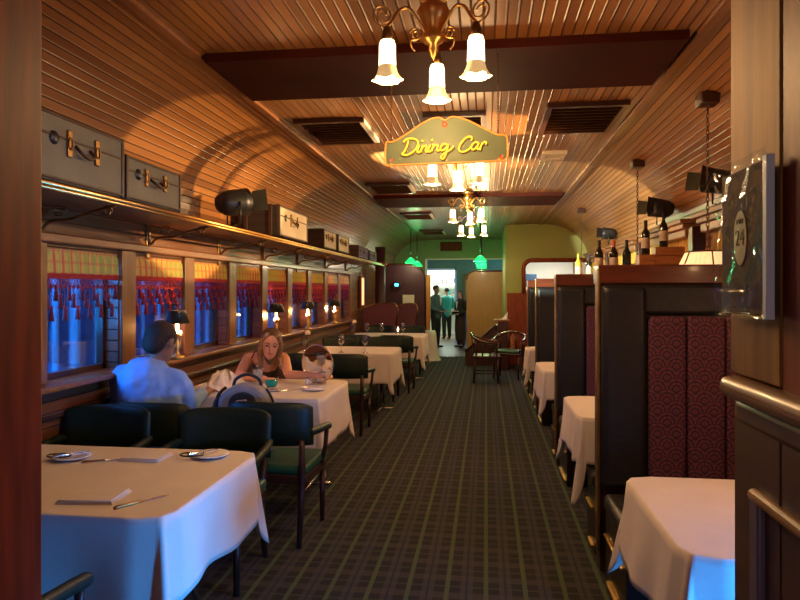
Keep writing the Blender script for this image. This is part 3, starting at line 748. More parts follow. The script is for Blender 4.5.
def spotlight(loc, target, label, pw, colr=(1, .62, .3), ang=75, r=.10):
    t = thing('spotlight', label, 'spotlight', loc, 0, 'black theatre spotlights')
    d = (Vector(target)-Vector(loc)).normalized(); c = Vector((0, 0, r+.09))
    MB().lathe([(0, -r*1.35), (r*.55, -r*1.3), (r*.9, -r*.8), (r, 0), (r, r*.5), (r*1.08, r*1.05), (r*1.02, r*1.05), (r*.93, r*.5), (r*.9, 0)], c, 22, ax=d).build('can', 'iron', t)
    MB().lathe([(0, r*.1), (r*.4, r*.15), (r*.85, r*.45)], c, 18, ax=d).build('reflector', 'steel', t)
    m = MB(); x, y = m.frame((0, 0, 0), d)
    for s in (-1, 1): m.tube([c+x*s*r*1.05, Vector((x.x*s*r*1.05, x.y*s*r*1.05, .02)), (0, 0, .006)], .007)
    m.build('yoke', 'iron', t)
    e = c+d*r*1.06
    dd = []
    for s in (-1, 1):
        p = MB(); a = e+x*s*r; q = a+d*r*.9+x*s*r*.55
        p.add([a-y*r*.7, a+y*r*.7, q+y*r*.8, q-y*r*.8, a-y*r*.7+x*s*.004, a+y*r*.7+x*s*.004, q+y*r*.8+x*s*.004, q-y*r*.8+x*s*.004], [(0, 1, 2, 3), (7, 6, 5, 4), (0, 4, 5, 1), (3, 2, 6, 7), (0, 3, 7, 4), (1, 5, 6, 2)])
        p.build('barn_door', 'iron' if s < 0 else 'bronze', t)
    l = Vector(loc)+c+d*r*1.15
    if pw: spot('spotlight_beam', l, target, pw, colr, ang, .12, .02)
    return t
spotlight((-2.08, 5.18, zr), (1.45, 9.2, 2.82), 'black spotlight with open flap on the left luggage rack', 1800, (.88, 1, .80), 36, .11)
spotlight((1.86, 5.55, 2.235), (-2.0, 5.3, 2.8), 'black spotlight on the right cornice above the nearest pendant lamp', 700, (1, .68, .32), 34, .10)
spotlight((1.86, 7.3, 2.235), (-2.0, 6.9, 2.8), 'black spotlight with shiny reflector on the right cornice above the wine bottles', 450, (1, .64, .32), 30, .10)
spotlight((1.88, 10.4, 2.235), (-2.2, 11.0, 2.6), 'smallest, farthest spotlight on the right cornice', 260, (.12, .2, 1), 34, .09)

# ------------------------------------------------------------------ ledge lamps
def ledge_lamp(loc, label, s=1):
    t = thing('candlestick_lamp', label, 'lamp', loc, 0, 'brass candlestick lamps with black shades on the window ledge')
    MB().lathe([(0, 0), (.055, 0), (.058, .012), (.030, .025), (.014, .045), (.020, .07), (.028, .10), (.016, .125), (.012, .17), (.024, .185), (.05, .19), (.045, .197), (.012, .20), (0, .20)], n=18).build('base', 'brass', t)
    MB().cyl((0, 0, .20), (0, 0, .285), .013, n=12).build('candle_tube', 'candle', t)
    m = MB()
    for s_ in (-1, 1):
        m.tube(catmull([(0, 0, .12), (0, s_*.035, .10), (0, s_*.06, .13), (0, s_*.058, .165)], 5), .006)
        m.lathe([(.001, .165), (.018, .168), (.020, .18)], (0, s_*.058, 0), 10)
    m.build('side_arms', 'brass', t)
    for s_ in (-1, 1): MB().ell((0, s_*.058, .195), (.011, .011, .02), 10, 8).build('flame_bulb', 'bulb', t)
    MB().lathe([(.068, .375), (.100, .275), (.097, .275), (.065, .375)], n=28).build('lamp_shade', 'shade_black', t)
    MB().cyl((0, 0, .29), (0, 0, .40), .004).build('finial', 'brass', t)
    point('ledge_lamp_light', (loc[0]+.03, loc[1], loc[2]+.245), 4.5, (1, .50, .16), .02)
    return t
LZ = WZ0
for y, lab in ((4.84, 'candlestick lamp with black shade on the ledge beside the seated man'), (7.28, 'candlestick lamp with black shade on the ledge behind the woman'),
               (8.62, 'candlestick lamp on the ledge above the third table'), (10.2, 'farthest candlestick lamp with black shade on the ledge')):
    ledge_lamp((-2.43+.02, y, LZ), lab)

def bud_vase(loc, label, s=1):
    t = thing('bud_vase', label, 'vase', loc, 0, 'slim vases each with one white rose'); t.scale = (s,)*3
    MB().lathe([(0, 0), (.022, 0), (.024, .006), (.012, .03), (.008, .08), (.010, .12), (.014, .13)], n=12).build('vase', 'glass', t)
    st = MB().cyl((0, 0, .01), (.003, 0, .165), .003).build('stem', 'leaf', t)
    r = MB(); r.ell((.003, 0, .185), (.026, .026, .024), 12, 8)
    for i in range(6): a = i*PI/3; r.ell((.003+.016*math.cos(a), .016*math.sin(a), .182), (.014, .014, .018), 8, 6)
    r.build('rose', 'rose', t)

# ------------------------------------------------------------------ tables
def cloth_mb(w_, l_, D, cor=1.25, seed=0, top=.005, swing=.10):
    """w_ along x, l_ along y; drape D, corners hang lower as folds"""
    rnd = random.Random(seed); ph = [rnd.uniform(0, 6) for _ in range(8)]
    m = MB(); per = []; hx, hy = w_/2, l_/2; rc = .02
    def ring(k, K):
        pts = []; f = k/K
        corners = [(hx, hy, 0), (-hx, hy, 90), (-hx, -hy, 180), (hx, -hy, 270)]
        for ci, (cx, cy, a0) in enumerate(corners):
            na = 16
            for i in range(na+1):
                q = i/na; a = R(a0+90*q); sg = math.sin(PI*q)
                drop = D*(1+(cor-1+.12*math.sin(ph[ci]))*sg**1.3)*f
                fold = math.cos(4*PI*(q-.5))*.005*sg*f
                out = (swing*.6+.11*sg**3)*drop+fold+.004
                pts.append((cx-rc*math.copysign(1, cx)+(rc+out)*math.cos(a), cy-rc*math.copysign(1, cy)+(rc+out)*math.sin(a), -drop))
            nx = corners[(ci+1) % 4]; ns = 22
            for i in range(1, ns):
                q = i/ns; a = R(a0+90)
                x = cx+(nx[0]-cx)*q; y = cy+(nx[1]-cy)*q
                x += rc*(-math.copysign(1, cx)*(1-q)-math.copysign(1, nx[0])*q)*abs(math.sin(a))
                y += rc*(-math.copysign(1, cy)*(1-q)-math.copysign(1, nx[1])*q)*abs(math.cos(a))
                rip = (.012*math.sin(q*9+ph[ci])+.008*math.sin(q*17+ph[ci+4]))*f*math.sin(PI*q)**.5
                drop = D*f*(1+.03*math.sin(q*7+ph[ci+2]))
                out = swing*.6*drop+rip+.004
                pts.append((x+(rc*1+out)*math.cos(a), y+(rc+out)*math.sin(a), -drop))
        return pts
    K = 12; rings = []
    r0 = [(x*.985, y*.985, top) for x, y, z in ring(0, K)]; rings.append(r0)
    r1 = [(x, y, top-.002) for x, y, z in ring(0, K)]; rings.append(r1)
    for k in range(1, K+1): rings.append([(x, y, z) for x, y, z in ring(k, K)])
    n = len(r0)
    for r in rings: m.v += r
    m.f = [tuple(range(n))]+[(k*n+i, k*n+(i+1) % n, (k+1)*n+(i+1) % n, (k+1)*n+i) for k in range(len(rings)-1) for i in range(n)]
    m.sm = [False]+[True]*(len(m.f)-1)
    return m
def table(x0, x1, y0, y1, label, clabel, D=.33, cor=1.3, seed=0, bench=False, swing=.1, grp='tables'):
    cx, cy = (x0+x1)/2, (y0+y1)/2; w_, l_ = x1-x0, y1-y0
    t = thing('dining_table', label, 'table', (cx, cy, 0), 0, grp)
    MB().bbox(-w_/2+.012, w_/2-.012, -l_/2+.012, l_/2-.012, .715, .752, .006).build('table_top', 'wood_dark', t)
    if bench:
        MB().cyl((0, 0, .02), (0, 0, .715), .035).build('pedestal', 'iron', t)
        MB().bbox(-.22, .22, -.22, .22, 0, .025, .008).build('base', 'iron', t)
    else:
        for sx in (-1, 1):
            f = MB(); x = sx*(w_/2-.18)
            f.tube([(x, -l_/2+.16, .012), (x, l_/2-.16, .012)], .014); f.tube([(x-.10, -.0, .012), (x+.16*sx, 0, .012)], .014)
            f.tube([(x, -l_/2+.2, .012), (x, -.03, .70)], .012); f.tube([(x, l_/2-.2, .012), (x, .03, .70)], .012)
            f.build('trestle_leg', 'steel', t)
    o = cloth_mb(w_, l_, D, cor, seed, .006, swing).build('tablecloth', 'cloth', recalc=True); o.location = (cx, cy, .754)
    sm = o.modifiers.new('thick', 'SOLIDIFY'); sm.thickness = .003; sm.offset = 1
    tag(o, clabel, 'tablecloth', 'white tablecloths')
    return t
TZ = .763
table(-2.34, -1.11, 2.12, 3.02, 'dining table under the white cloth nearest the viewer on the left', 'white tablecloth on the left table nearest the viewer', .30, 1.40, 1, grp='tables along the left windows')
table(-2.34, -1.20, 4.57, 5.52, 'dining table under white cloth where the woman leans', 'white tablecloth on the table between the man and the woman', .36, 1.45, 2, grp='tables along the left windows')
table(-2.32, -1.17, 7.87, 8.80, 'dining table under white cloth behind the woman, third on the left', 'white tablecloth on the third table from the viewer on the left', .36, 1.4, 3, grp='tables along the left windows')
table(-2.30, -1.06, 10.75, 11.65, 'farthest dining table on the left, before the plum booth backs', 'white tablecloth on the farthest left table, before the plum booth backs', .36, 1.4, 4, grp='tables along the left windows')
BG = 'booth tables on the right'
table(.60, 1.90, 2.03, 2.83, 'booth table nearest the viewer on the right', 'white tablecloth on the nearest booth table, its front lit blue', .27, 1.7, 5, True, .22, BG)
table(.59, 1.90, 4.12, 4.92, 'second booth table from the viewer on the right', 'white tablecloth in the second booth, one long corner hanging down', .27, 1.9, 6, True, .14, BG)
table(.56, 1.90, 6.42, 7.20, 'third booth table from the viewer on the right', 'white tablecloth in the third booth', .27, 1.6, 7, True, .14, BG)
table(.56, 1.90, 8.68, 9.1, 'farthest booth table on the right', 'white tablecloth in the farthest booth, only its corner showing', .27, 1.6, 8, True, .14, BG)

# ------------------------------------------------------------------ chairs
def make_chair(label):
    """faces +y, origin on the floor under the seat"""
    t = thing('dining_chair', label, 'chair', (0, 0, 0), 0, 'dark green leather dining chairs')
    # curved upholstered back
    n = 20; m = MB(); H0, H1 = .60, .865
    def arc(u, off):
        x = (u-.5)*.54; y = -.245+.07*(abs(u-.5)*2)**2.2; return x*(1), y+off
    rows = [(H0, .010), (H0+.012, .028), (H0+.10, .034), (H1-.05, .030), (H1-.014, .022), (H1, .006)]
    for sgn in (1, -1):
        for z, th in (rows if sgn > 0 else rows[::-1]):
            for i in range(n+1):
                u = i/n; x, y = arc(u, 0); e = min(1, min(u, 1-u)*14)**.5; zz = z
                if z > .75: zz = z-.03*(abs(u-.5)*2)**6
                m.v.append((x, y+sgn*th*(.25+.75*e)-.04*(z-.6), zz))
    K = 2*len(rows)
    m.f = [(k*(n+1)+i, k*(n+1)+i+1, ((k+1) % K)*(n+1)+i+1, ((k+1) % K)*(n+1)+i) for k in range(K) for i in range(n)]
    m.f += [tuple(k*(n+1) for k in range(K)), tuple(k*(n+1)+n for k in range(K))[::-1]]; m.sm = [True]*len(m.f)
    m.build('backrest', 'green_leather', t)
    MB().bbox(-.24, .24, -.22, .25, .415, .475, .025, 3).build('seat', 'green_leather_b', t)
    MB().bbox(-.235, .235, -.215, .24, .36, .418, .008).build('seat_frame', 'chair_wood', t)
    for sx in (-1, 1):
        MB().cyl((sx*.21, .215, .0), (sx*.21, .215, .38), .016, .023).build('leg', 'chair_wood', t)
        MB().tube([(sx*.21, -.27, 0), (sx*.205, -.21, .30), (sx*.21, -.21, .45), (sx*.215, -.235, .64)], [.016, .022, .023, .018]).build('leg', 'chair_wood', t)
        a = MB().tube(catmull([(sx*.255, -.20, .68), (sx*.275, -.08, .675), (sx*.278, .06, .665), (sx*.272, .16, .65)], 5), [.024]*15+[.020], n=10)
        am = a.build('armrest', 'green_leather', t)
        MB().tube([(sx*.27, .12, .65), (sx*.255, .135, .52), (sx*.225, .12, .40)], .015).build('arm_post', 'chair_wood', am)
    return t
chair0 = make_chair('')
CH = [  # x, y, rz, label   (rz = 0 faces away from the viewer)
 (-2.20, 3.36, PI, 'dark green chair facing the viewer across the near table, on the window side'),
 (-1.47, 3.36, PI+.04, 'dark green chair facing the viewer across the near table, on the aisle side'),
 (-1.50, 1.72, .0, 'dark armchair whose padded arm shows at the lower left corner of the photo'),
 (-2.06, 3.95, 0, 'dark green chair the man in the blue shirt sits on'),
 (-1.31, 4.06, -.04, 'dark green chair with the grey backpack on it'),
 (-2.02, 6.0, PI, 'dark green chair the woman sits on'),
 (-1.52, 7.02, 0, 'dark green chair with seen through back, just right of the round mirror'),
 (-2.16, 7.05, 0, 'dark green chair on the window side, in front of the third table'),
 (-2.10, 9.1, PI, 'dark green chair behind the third table, on the window side'),
 (-1.48, 9.12, PI, 'dark green chair behind the third table, on the aisle side'),
 (-1.34, 9.90, -.05, 'dark green chair at the aisle in front of the farthest table'),
 (-2.02, 9.95, 0, 'dark green chair on the window side in front of the farthest table'),
 (-1.40, 12.0, PI, 'dark green chair behind the farthest left table, on the aisle side'),
 (-2.0, 12.0, PI, 'dark green chair behind the farthest left table, on the window side')]
for i, (x, y, rz, lab) in enumerate(CH):
    if i == 0:
        chair0.location = (x, y, 0); chair0.rotation_euler = (0, 0, rz); chair0['label'] = lab
    else: dup(chair0, (x, y, 0), rz, lab)

# ------------------------------------------------------------------ booths on the right
def booth_partition(y, label, top=1.685, x0=.62, face=True, th=.13):
    t = thing('booth_partition', label, 'booth', (x0, y, 0), 0, 'high booth partitions between the right tables')
    wd = XR-x0-.005
    MB().bbox(0, wd, 0, th, .0, top-.10, .008).build('panel', 'chair_wood', t)
    MB().bbox(-.012, wd, -.02, th+.02, top-.105, top, .008).build('cap_board', 'wood_red_dark', t)
    MB().bbox(-.016, .0, -.022, th*.5, .12, top-.02, .004).build('corner_strip', 'brass_dull', t)
    # padded leather surround: a rolled arch
    for sy, y0 in ((-1, 0), (1, th)):
        m = MB(); r = .095
        path = [(.11, y0+sy*.02, .56), (.11, y0+sy*.02, top-.30), (.125, y0+sy*.02, top-.22), (.17, y0+sy*.02, top-.185), (.26, y0+sy*.02, top-.18), (wd-.02, y0+sy*.02, top-.18)]
        vs = catmull(path, 5)
        m.bbox(.0, wd, min(y0, y0+sy*.05), max(y0, y0+sy*.05), top-.28+.01, top-.108, .022, 3)
        m.build('leather_roll', 'black_leather', t)
        MB().bbox(.0, .235, min(y0, y0+sy*.075), max(y0, y0+sy*.075), .475, top-.115, .035, 4).build('leather_pad', 'black_leather', t)
        # tufted fabric channels
        nc = 6; fw = (wd-.25)/nc
        for i in range(nc):
            c = MB(); x = .24+fw*(i+.5)
            c.bbox(x-fw/2+.001, x+fw/2-.001, min(y0, y0+sy*.075), max(y0, y0+sy*.075), .44, top-.28, .022, 3)
            c.build('fabric_channel', 'fan', t)
    return t
M['wood_red_dark'] = mat('polished_red_brown_board', (.13, .030, .012), .3, coat=.5, noise=(.075, .018, .009), scale=2, stretch=(3, 14, 14))
def booth_bench(y0, y1, label):
    t = thing('booth_bench', label, 'bench', (.62, y0, 0), 0, 'dark booth benches on the right'); wd = XR-.62-.005; l = y1-y0
    MB().bbox(0.012, wd, 0, l, 0, .38, .006).build('plinth', 'wood_black', t)
    MB().bbox(.0, wd, 0.003, l-.003, .381, .47, .03, 3).build('seat_cushion', 'black_leather', t)
    MB().bbox(-.002, .013, .06, l-.02, .245, .258, .003).build('brass_strip', 'brass', t)
    MB().bbox(-.004, .013, .04, l-.1, .028, .042, .003).build('brass_strip', 'brass', t)
    return t
M['wood_black'] = mat('black_lacquered_wood', (.015, .008, .007), .35, coat=.3, noise=(.010, .006, .005), scale=5)
PY = [3.68, 5.86, 8.18, 9.78]
nm = ['nearest booth partition with fan-patterned back, its top rail widest in the photo', 'second booth partition from the viewer, carrying most of the wine bottles', 'third booth partition, with the yellow bottle on it', 'fourth booth partition from the viewer', 'farthest booth partition, before the olive wall']
for y, l in zip(PY, nm): booth_partition(y, l)
bl = ['nearest', 'second', 'third', 'fourth', 'farthest']
for i, y in enumerate(PY):
    booth_bench(y-.62, y-.10, 'dark bench seat in front of the %s booth partition' % bl[i])
    booth_bench(y+.235, y+.52, 'dark bench seat behind the %s booth partition' % bl[i])

# ------------------------------------------------------------------ bottles and crates
def bottle(x, y, z, label, m='wine_green', h=.30, cap='bag_black', lab_=True, grp='wine bottles on the booth partitions'):
    t = thing('wine_bottle', label, 'bottle', (x, y, z), random.uniform(-.4, .4), grp); s = h/.30
    MB().lathe([(0, 0), (.034, 0), (.037, .006), (.037, .17), (.034, .195), (.018, .225), (.0135, .245), (.0135, .285)], n=18).build('body', m, t)
    MB().lathe([(.0145, .24), (.0148, .298), (.012, .30), (0, .30)], n=14).build('capsule', cap, t)
    if lab_: MB().lathe([(.0376, .055), (.0376, .145)], n=24).build('label', 'label', t, recalc=False)
    t.scale = (s, s, s)
    return t
pz = 1.685
def crate(x, y, z, w_, d_, h_, label):
    t = thing('wooden_crate', label, 'crate', (x, y, z), 0, 'amber wooden wine crates'); 
    for i in range(3):
        zz = h_*i/3
        MB().box(-w_/2, w_/2, -d_/2, -d_/2+.01, zz+.003, zz+h_/3-.003).build('board', 'crate', t)
        MB().box(-w_/2, w_/2, d_/2-.01, d_/2, zz+.003, zz+h_/3-.003).build('board', 'crate', t)
    for s in (-1, 1): MB().box(s*w_/2-(.01 if s > 0 else 0), s*w_/2+(.01 if s < 0 else 0), -d_/2+.01, d_/2-.01, 0, h_).build('end_panel', 'crate', t)
    MB().box(-w_/2+.01, w_/2-.01, -d_/2+.01, d_/2-.01, h_-.012, h_-.002).build('lid', 'crate', t)
y2 = 5.92
bottle(.99, y2, pz, 'dark wine bottle farthest left in the close group on the second partition')
bottle(1.115, y2, pz, 'dark wine bottle with cream label, second from the aisle', cap='sign_red')
bottle(1.225, y2, pz, 'dark narrow wine bottle, third from the aisle, before the crates', lab_=False)
crate(1.38, y2, pz, .13, .14, .17, 'small amber crate under the fourth wine bottle')
crate(1.57, y2, pz, .24, .15, .235, 'larger amber crate under the rightmost wine bottle')
bottle(1.385, y2, pz+.17, 'dark wine bottle with cream label standing on the small crate')
bottle(1.535, y2, pz+.235, 'wine bottle with large pale label standing on the larger crate', h=.29)
bottle(1.13, 8.24, pz, 'yellow-green bottle alone at the left on the third partition', 'wine_amber', .31, 'wine_amber', True)
bottle(1.26, 8.24, pz, 'dark bottle right of the yellow-green one on the third partition', 'wine_green', .30)

# ------------------------------------------------------------------ pendant lamps over booths
def booth_pendant(x, y, zt, label, shade=True):
    zc = cove_z(x)-.03
    t = thing('pendant_lamp', label, 'lamp', (x, y, zt), 0, 'pleated pendant lamps over the booths')
    MB().bbox(-.06, .06, -.07, .07, zc-zt-.05, zc-zt+.03, .01).build('ceiling_block', 'wood_dark', t)
    m = MB(); H = zc-.05-zt; L_ = int(H/.028)
    for i in range(L_):
        z = .03+i*(H-.03)/L_
        m.tube([(.009*math.cos(a)*(i % 2), .009*math.cos(a)*((i+1) % 2), z+.014+.018*math.sin(a)) for a in [2*PI*q/8 for q in range(8)]], .003, n=5, closed=True)
    m.build('chain', 'rope', t)
    MB().cyl((0, 0, -.01), (0, 0, .03), .012).build('finial', 'brass_dull', t)
    m = MB(); n = 72
    for (r, z) in ((.135, -.005), (.20, -.145)):
        for i in range(n):
            a = 2*PI*i/n; q = r*(1+.03*(i % 2)); m.v.append((q*math.cos(a), q*math.sin(a), z))
    m.f = [(i, (i+1) % n, n+(i+1) % n, n+i) for i in range(n)]; m.sm = [False]*n
    m.build('pleated_shade', 'pleat', t, recalc=False)
    for r, z in ((.140, 0), (.207, -.147)):
        MB().tube([(r*math.cos(a), r*math.sin(a), z) for a in [2*PI*i/32 for i in range(32)]], .006, n=6, closed=True).build('shade_ring', 'wood_dark', t)
    rb = MB()
    for i in range(6):
        a = PI/3*i+.4; rb.tube([(.142*math.cos(a), .142*math.sin(a), 0), (.208*math.cos(a), .208*math.sin(a), -.147)], .005, n=6)
    for i in range(3):
        a = PI/3*i*2; rb.tube([(0, 0, 0), (.14*math.cos(a), .14*math.sin(a), 0)], .003, n=5)
    rb.build('shade_ribs', 'wood_dark', t)
    MB().ell((0, 0, -.07), .026).build('bulb', 'bulb', t)
    point('booth_pendant_light', (x, y, zt-.12), 10, (1, .55, .25), .04)
booth_pendant(1.46, 4.55, 1.80, 'pleated pendant lamp on a chain over the second booth table')
booth_pendant(1.50, 6.75, 1.80, 'pendant lamp over the third booth, its chain rising behind the bottles')
booth_pendant(1.50, 10.6, 1.78, 'farthest pendant lamp on a thin chain over the booths')
booth_pendant(1.50, 2.35, 1.86, 'pendant lamp over the nearest booth table, hidden behind the post')

def green_pendant(x, y, zt, label):
    t = thing('green_pendant', label, 'lamp', (x, y, zt), 0, 'green glass pendant lamps near the far door')
    MB().cyl((0, 0, 0), (0, 0, ZC-zt), .010).build('rod', 'iron', t)
    MB().lathe([(.02, .05), (.045, .035), (.10, -.02), (.135, -.07)], n=24).build('glass_shade', 'green_shade', t, recalc=False)
    MB().lathe([(.02, .08), (.025, .05), (.03, .03)], n=12).build('cap', 'brass_dull', t)
    MB().ell((0, 0, -.035), .028).build('bulb', 'bulb', t)
    point('green_lamp_light', (x, y, zt-.10), 7, (1, .85, .58), .04); point('green_shade_glow', (x, y, zt+.12), 3.5, (.08, 1, .25), .04)
green_pendant(-1.64, 14.2, 2.2, 'green glass pendant lamp at the left, in front of its twin')
green_pendant(-1.68, 15.9, 2.2, 'green glass pendant lamp at the left, the farther of two')
for y, l in ((12.8, 'nearest green glass pendant lamp of the row before the wooden screen'), (14.1, 'second green pendant of the row before the wooden screen'), (15.4, 'third green pendant of the row before the wooden screen'), (16.8, 'farthest green pendant of the row before the wooden screen')):
    green_pendant(-.11, y, 2.17, l)

# ------------------------------------------------------------------ far end, left
t = thing('dark_partition', 'dark maroon arched partition with notice at the far left end', 'partition', (-2.48, 14.55, 0))
pts = [(0, 0), (0, 1.95), (.30, 2.12), (.75, 2.12), (1.02, 2.02), (1.13, 1.85), (1.15, 0)]
MB().prism(pts, 'Y', 0, .08).build('panel', 'maroon_wall', t)
MB().tube([(x, -.0, z) for x, z in pts[1:]], .025).build('arched_frame', 'wood_dark', t)
MB().bbox(1.15, 1.24, -.03, .09, 0, 1.88, .006).build('edge_post', 'wood_orange', t)
o = MB().box(0, .26, -.006, 0, 0, .28).build('notice', 'paper', loc=(-1.86, 14.54, 1.15)); tag(o, 'pinkish paper notice fixed to the dark maroon partition', 'notice')
t = thing('wall_monitor', 'small monitor with lit blue screen on the dark partition', 'monitor', (-2.0, 14.5, 1.58))
MB().bbox(-.09, .09, -.01, .03, 0, .14, .006).build('case', 'iron', t); MB().box(-.035, .045, -.013, -.009, .045, .105).build('screen', 'screen', t)
t = thing('wooden_column', 'round plum column beside the dark partition at the far left', 'column', (-2.22, 13.6, 0))
MB().cyl((0, 0, 0), (0, 0, 2.45), .11, n=20).build('shaft', 'maroon_wall', t); MB().cyl((0, 0, 2.05), (0, 0, 2.13), .135, n=20).build('collar', 'wood_red', t)
t = thing('narrow_lit_window', 'tall narrow orange-lit window, its light given by a glowing panel, beyond the window row', 'window', (-2.455, 12.75, 1.2))  # orange-lit narrow window, its light put in as a glowing panel
MB().bbox(-.02, .02, -.16, .16, 0, .62, .005).build('frame', 'wood_red', t); MB().box(.02, .026, -.11, .11, .04, .58).build('lit_panel', 'pleat', t)
# plum booth backs
def sofa_back(x0, x1, y, z0, label):
    w_ = x1-x0; t = thing('plum_booth', label, 'booth', (x0, y, 0), 0, 'plum channelled booths at the far end'); n = 24; pts = [(0, .1)]
    for i in range(n+1):
        q = i/n; z = z0-.10*(1-q)**2+.03*math.sin(q*PI)-.12*max(0, (q-.9)/.1)**2-.10*max(0, (.08-q)/.08)**2; pts.append((q*w_, z))
    pts.append((w_-.05, .85)); pts.append((w_-.08, .1))
    MB().prism(pts, 'Y', -.05, .05).build('back', 'purple_sofa', t, bevel=.02)
    MB().tube([(x, -.05, z) for x, z in pts[1:-1]], .012).build('piping', 'brass_dull', t)
    MB().bbox(.02, w_-.1, .06, .6, .1, .46, .03).build('seat', 'purple_sofa', t)
sofa_back(-2.45, -1.72, 12.75, 1.27, 'plum booth with high curved back behind the farthest left table')
sofa_back(-1.95, -1.40, 13.45, 1.25, 'smaller plum booth back showing right of the larger one')
t = thing('side_table', 'small cloth-covered stand at the foot of the orange post', 'table', (-1.22, 14.15, 0))
MB().lathe([(.0, .66), (.12, .655), (.14, .60), (.16, .35), (.20, .08), (.24, .01)], n=30, flute=.05, nf=7).build('cloth', 'cloth', t)
# screen of orange wood
t = thing('wooden_screen', 'large orange maple screen with one rounded corner at the far end', 'screen', (-.49, 16.7, 0))
r = .22; zt = 2.02
pl = [(0, 0), (0, zt-r)]+[(r-r*math.cos(a), zt-r+r*math.sin(a)) for a in [PI/2*i/8 for i in range(9)]]+[(1.04, zt), (1.04, 0)]
MB().prism(pl, 'Y', 0, .06).build('panel', 'wood_orange', t)
MB().tube([(x, 0, z) for x, z in pl[1:-1]], .022).build('edge_moulding', 'wood_mid', t)
# dark stair-like rail and host stand
t = thing('host_stand', 'dark wooden host stand against the olive wall', 'stand', (.33, 12.9, 0))
MB().bbox(-.10, .10, -.22, .22, 0, .93, .01).build('cabinet', 'wood_dark', t); MB().bbox(-.17, .12, -.25, .25, .93, .965, .008).build('top', 'wood_mid', t)
m = MB(); m.add([(-.10, -.05, 0), (.08, -.1, 0), (.08, .1, 0), (-.08, .1, 0), (.05, -.05, .05), (.09, -.08, .16), (.09, .06, .15), (0, .08, .03)], [(0, 3, 2, 1), (0, 1, 5, 4), (1, 2, 6, 5), (2, 3, 7, 6), (3, 0, 4, 7), (4, 5, 6, 7)])
o = m.build('folded_napkin', 'napkin', loc=(.33, 12.85, .966), bevel=.005); tag(o, 'white napkin folded to a point on the host stand', 'napkin')
t = thing('sloping_bench', 'dark bench with sloping side in front of the wooden screen', 'bench', (-.42, 13.3, 0))
MB().prism([(0, 0), (0, .28), (.62, .82), (.84, .86), (.84, 0)], 'Y', 0, .5).build('side', 'wood_dark', t)
MB().tube([(0, -.01, .29), (.62, -.01, .83)], .02).build('handrail', 'chair_wood', t)
# captain's chairs
def captain(loc, rz, label, cushion):
    t = thing('wooden_armchair', label, 'chair', loc, rz, 'bow-armed wooden chairs before the wooden screen')
    for sx in (-1, 1):
        for sy in (-1, 1): MB().tube([(sx*.22, sy*.20, 0), (sx*.20, sy*.18, .43)], [.016, .022]).build('leg', 'chair_wood', t)
        MB().tube([(sx*.215, -.19, .16), (sx*.215, .19, .16)], .011).build('stretcher', 'chair_wood', t)
    MB().bbox(-.24, .24, -.22, .24, .41, .45, .012).build('seat', 'chair_wood', t)
    if cushion: MB().bbox(-.21, .21, -.19, .21, .452, .495, .02, 3).build('cushion', 'green_leather_b', t)
    bow = catmull([(-.26, .20, .66), (-.27, 0, .68), (-.22, -.18, .74), (0, -.25, .80), (.22, -.18, .74), (.27, 0, .68), (.26, .20, .66)], 6)
    MB().tube(bow, .024, n=10).build('bow_arm', 'chair_wood_shiny', t)
    for k in range(0, len(bow), 4):
        b = bow[k]; MB().tube([(b.x*.88, b.y*.88, .44), (b.x, b.y, b.z)], .010).build('spindle', 'chair_wood', t)
    MB().prism([(-.05, .50), (-.03, .60), (-.055, .70), (0, .76), (.055, .70), (.03, .60), (.05, .50), (0, .46)], 'Y', -.235, -.222).build('carved_splat', 'wood_mid' if cushion else 'chair_wood', t)
M['chair_wood_shiny'] = mat('polished_dark_wood', (.07, .022, .012), .2, coat=.8, noise=(.04, .014, .008), scale=5)
captain((.0, 11.05, 0), -PI/2, 'dark bow-armed chair seen from the side beside the aisle', False)
captain((.40, 11.55, 0), PI-.3, 'bow-armed chair with bright green cushion next to the last booth', True)
# pantry things seen through the hatch
t = thing('counter_unit', 'pale pantry counter seen through the hatch', 'counter', (1.4, 15.2, 0))
MB().bbox(-.6, .6, -.3, .3, 0, 1.5, .01).build('cabinet', 'white', t); MB().bbox(-.62, .62, -.32, .32, 1.5, 1.54, .006).build('worktop', 'steel', t)
t = thing('pantry_monitor', 'dark blue monitor standing on the pantry counter', 'monitor', (.98, 15.05, 1.545))
MB().bbox(-.16, .16, -.03, .03, .06, .36, .012).build('screen', 'monitor', t); MB().bbox(-.08, .08, -.06, .06, 0, .02, .005).build('foot', 'monitor', t); MB().cyl((0, 0, .01), (0, 0, .08), .02).build('neck', 'monitor', t)
t = thing('pantry_box', 'low dark box on the pantry counter right of the monitor', 'box', (1.25, 15.05, 1.545))
MB().bbox(-.09, .09, -.06, .06, 0, .10, .008).build('body', 'monitor', t); MB().bbox(-.095, .095, -.065, .065, .10, .12, .004).build('lid', 'iron', t)
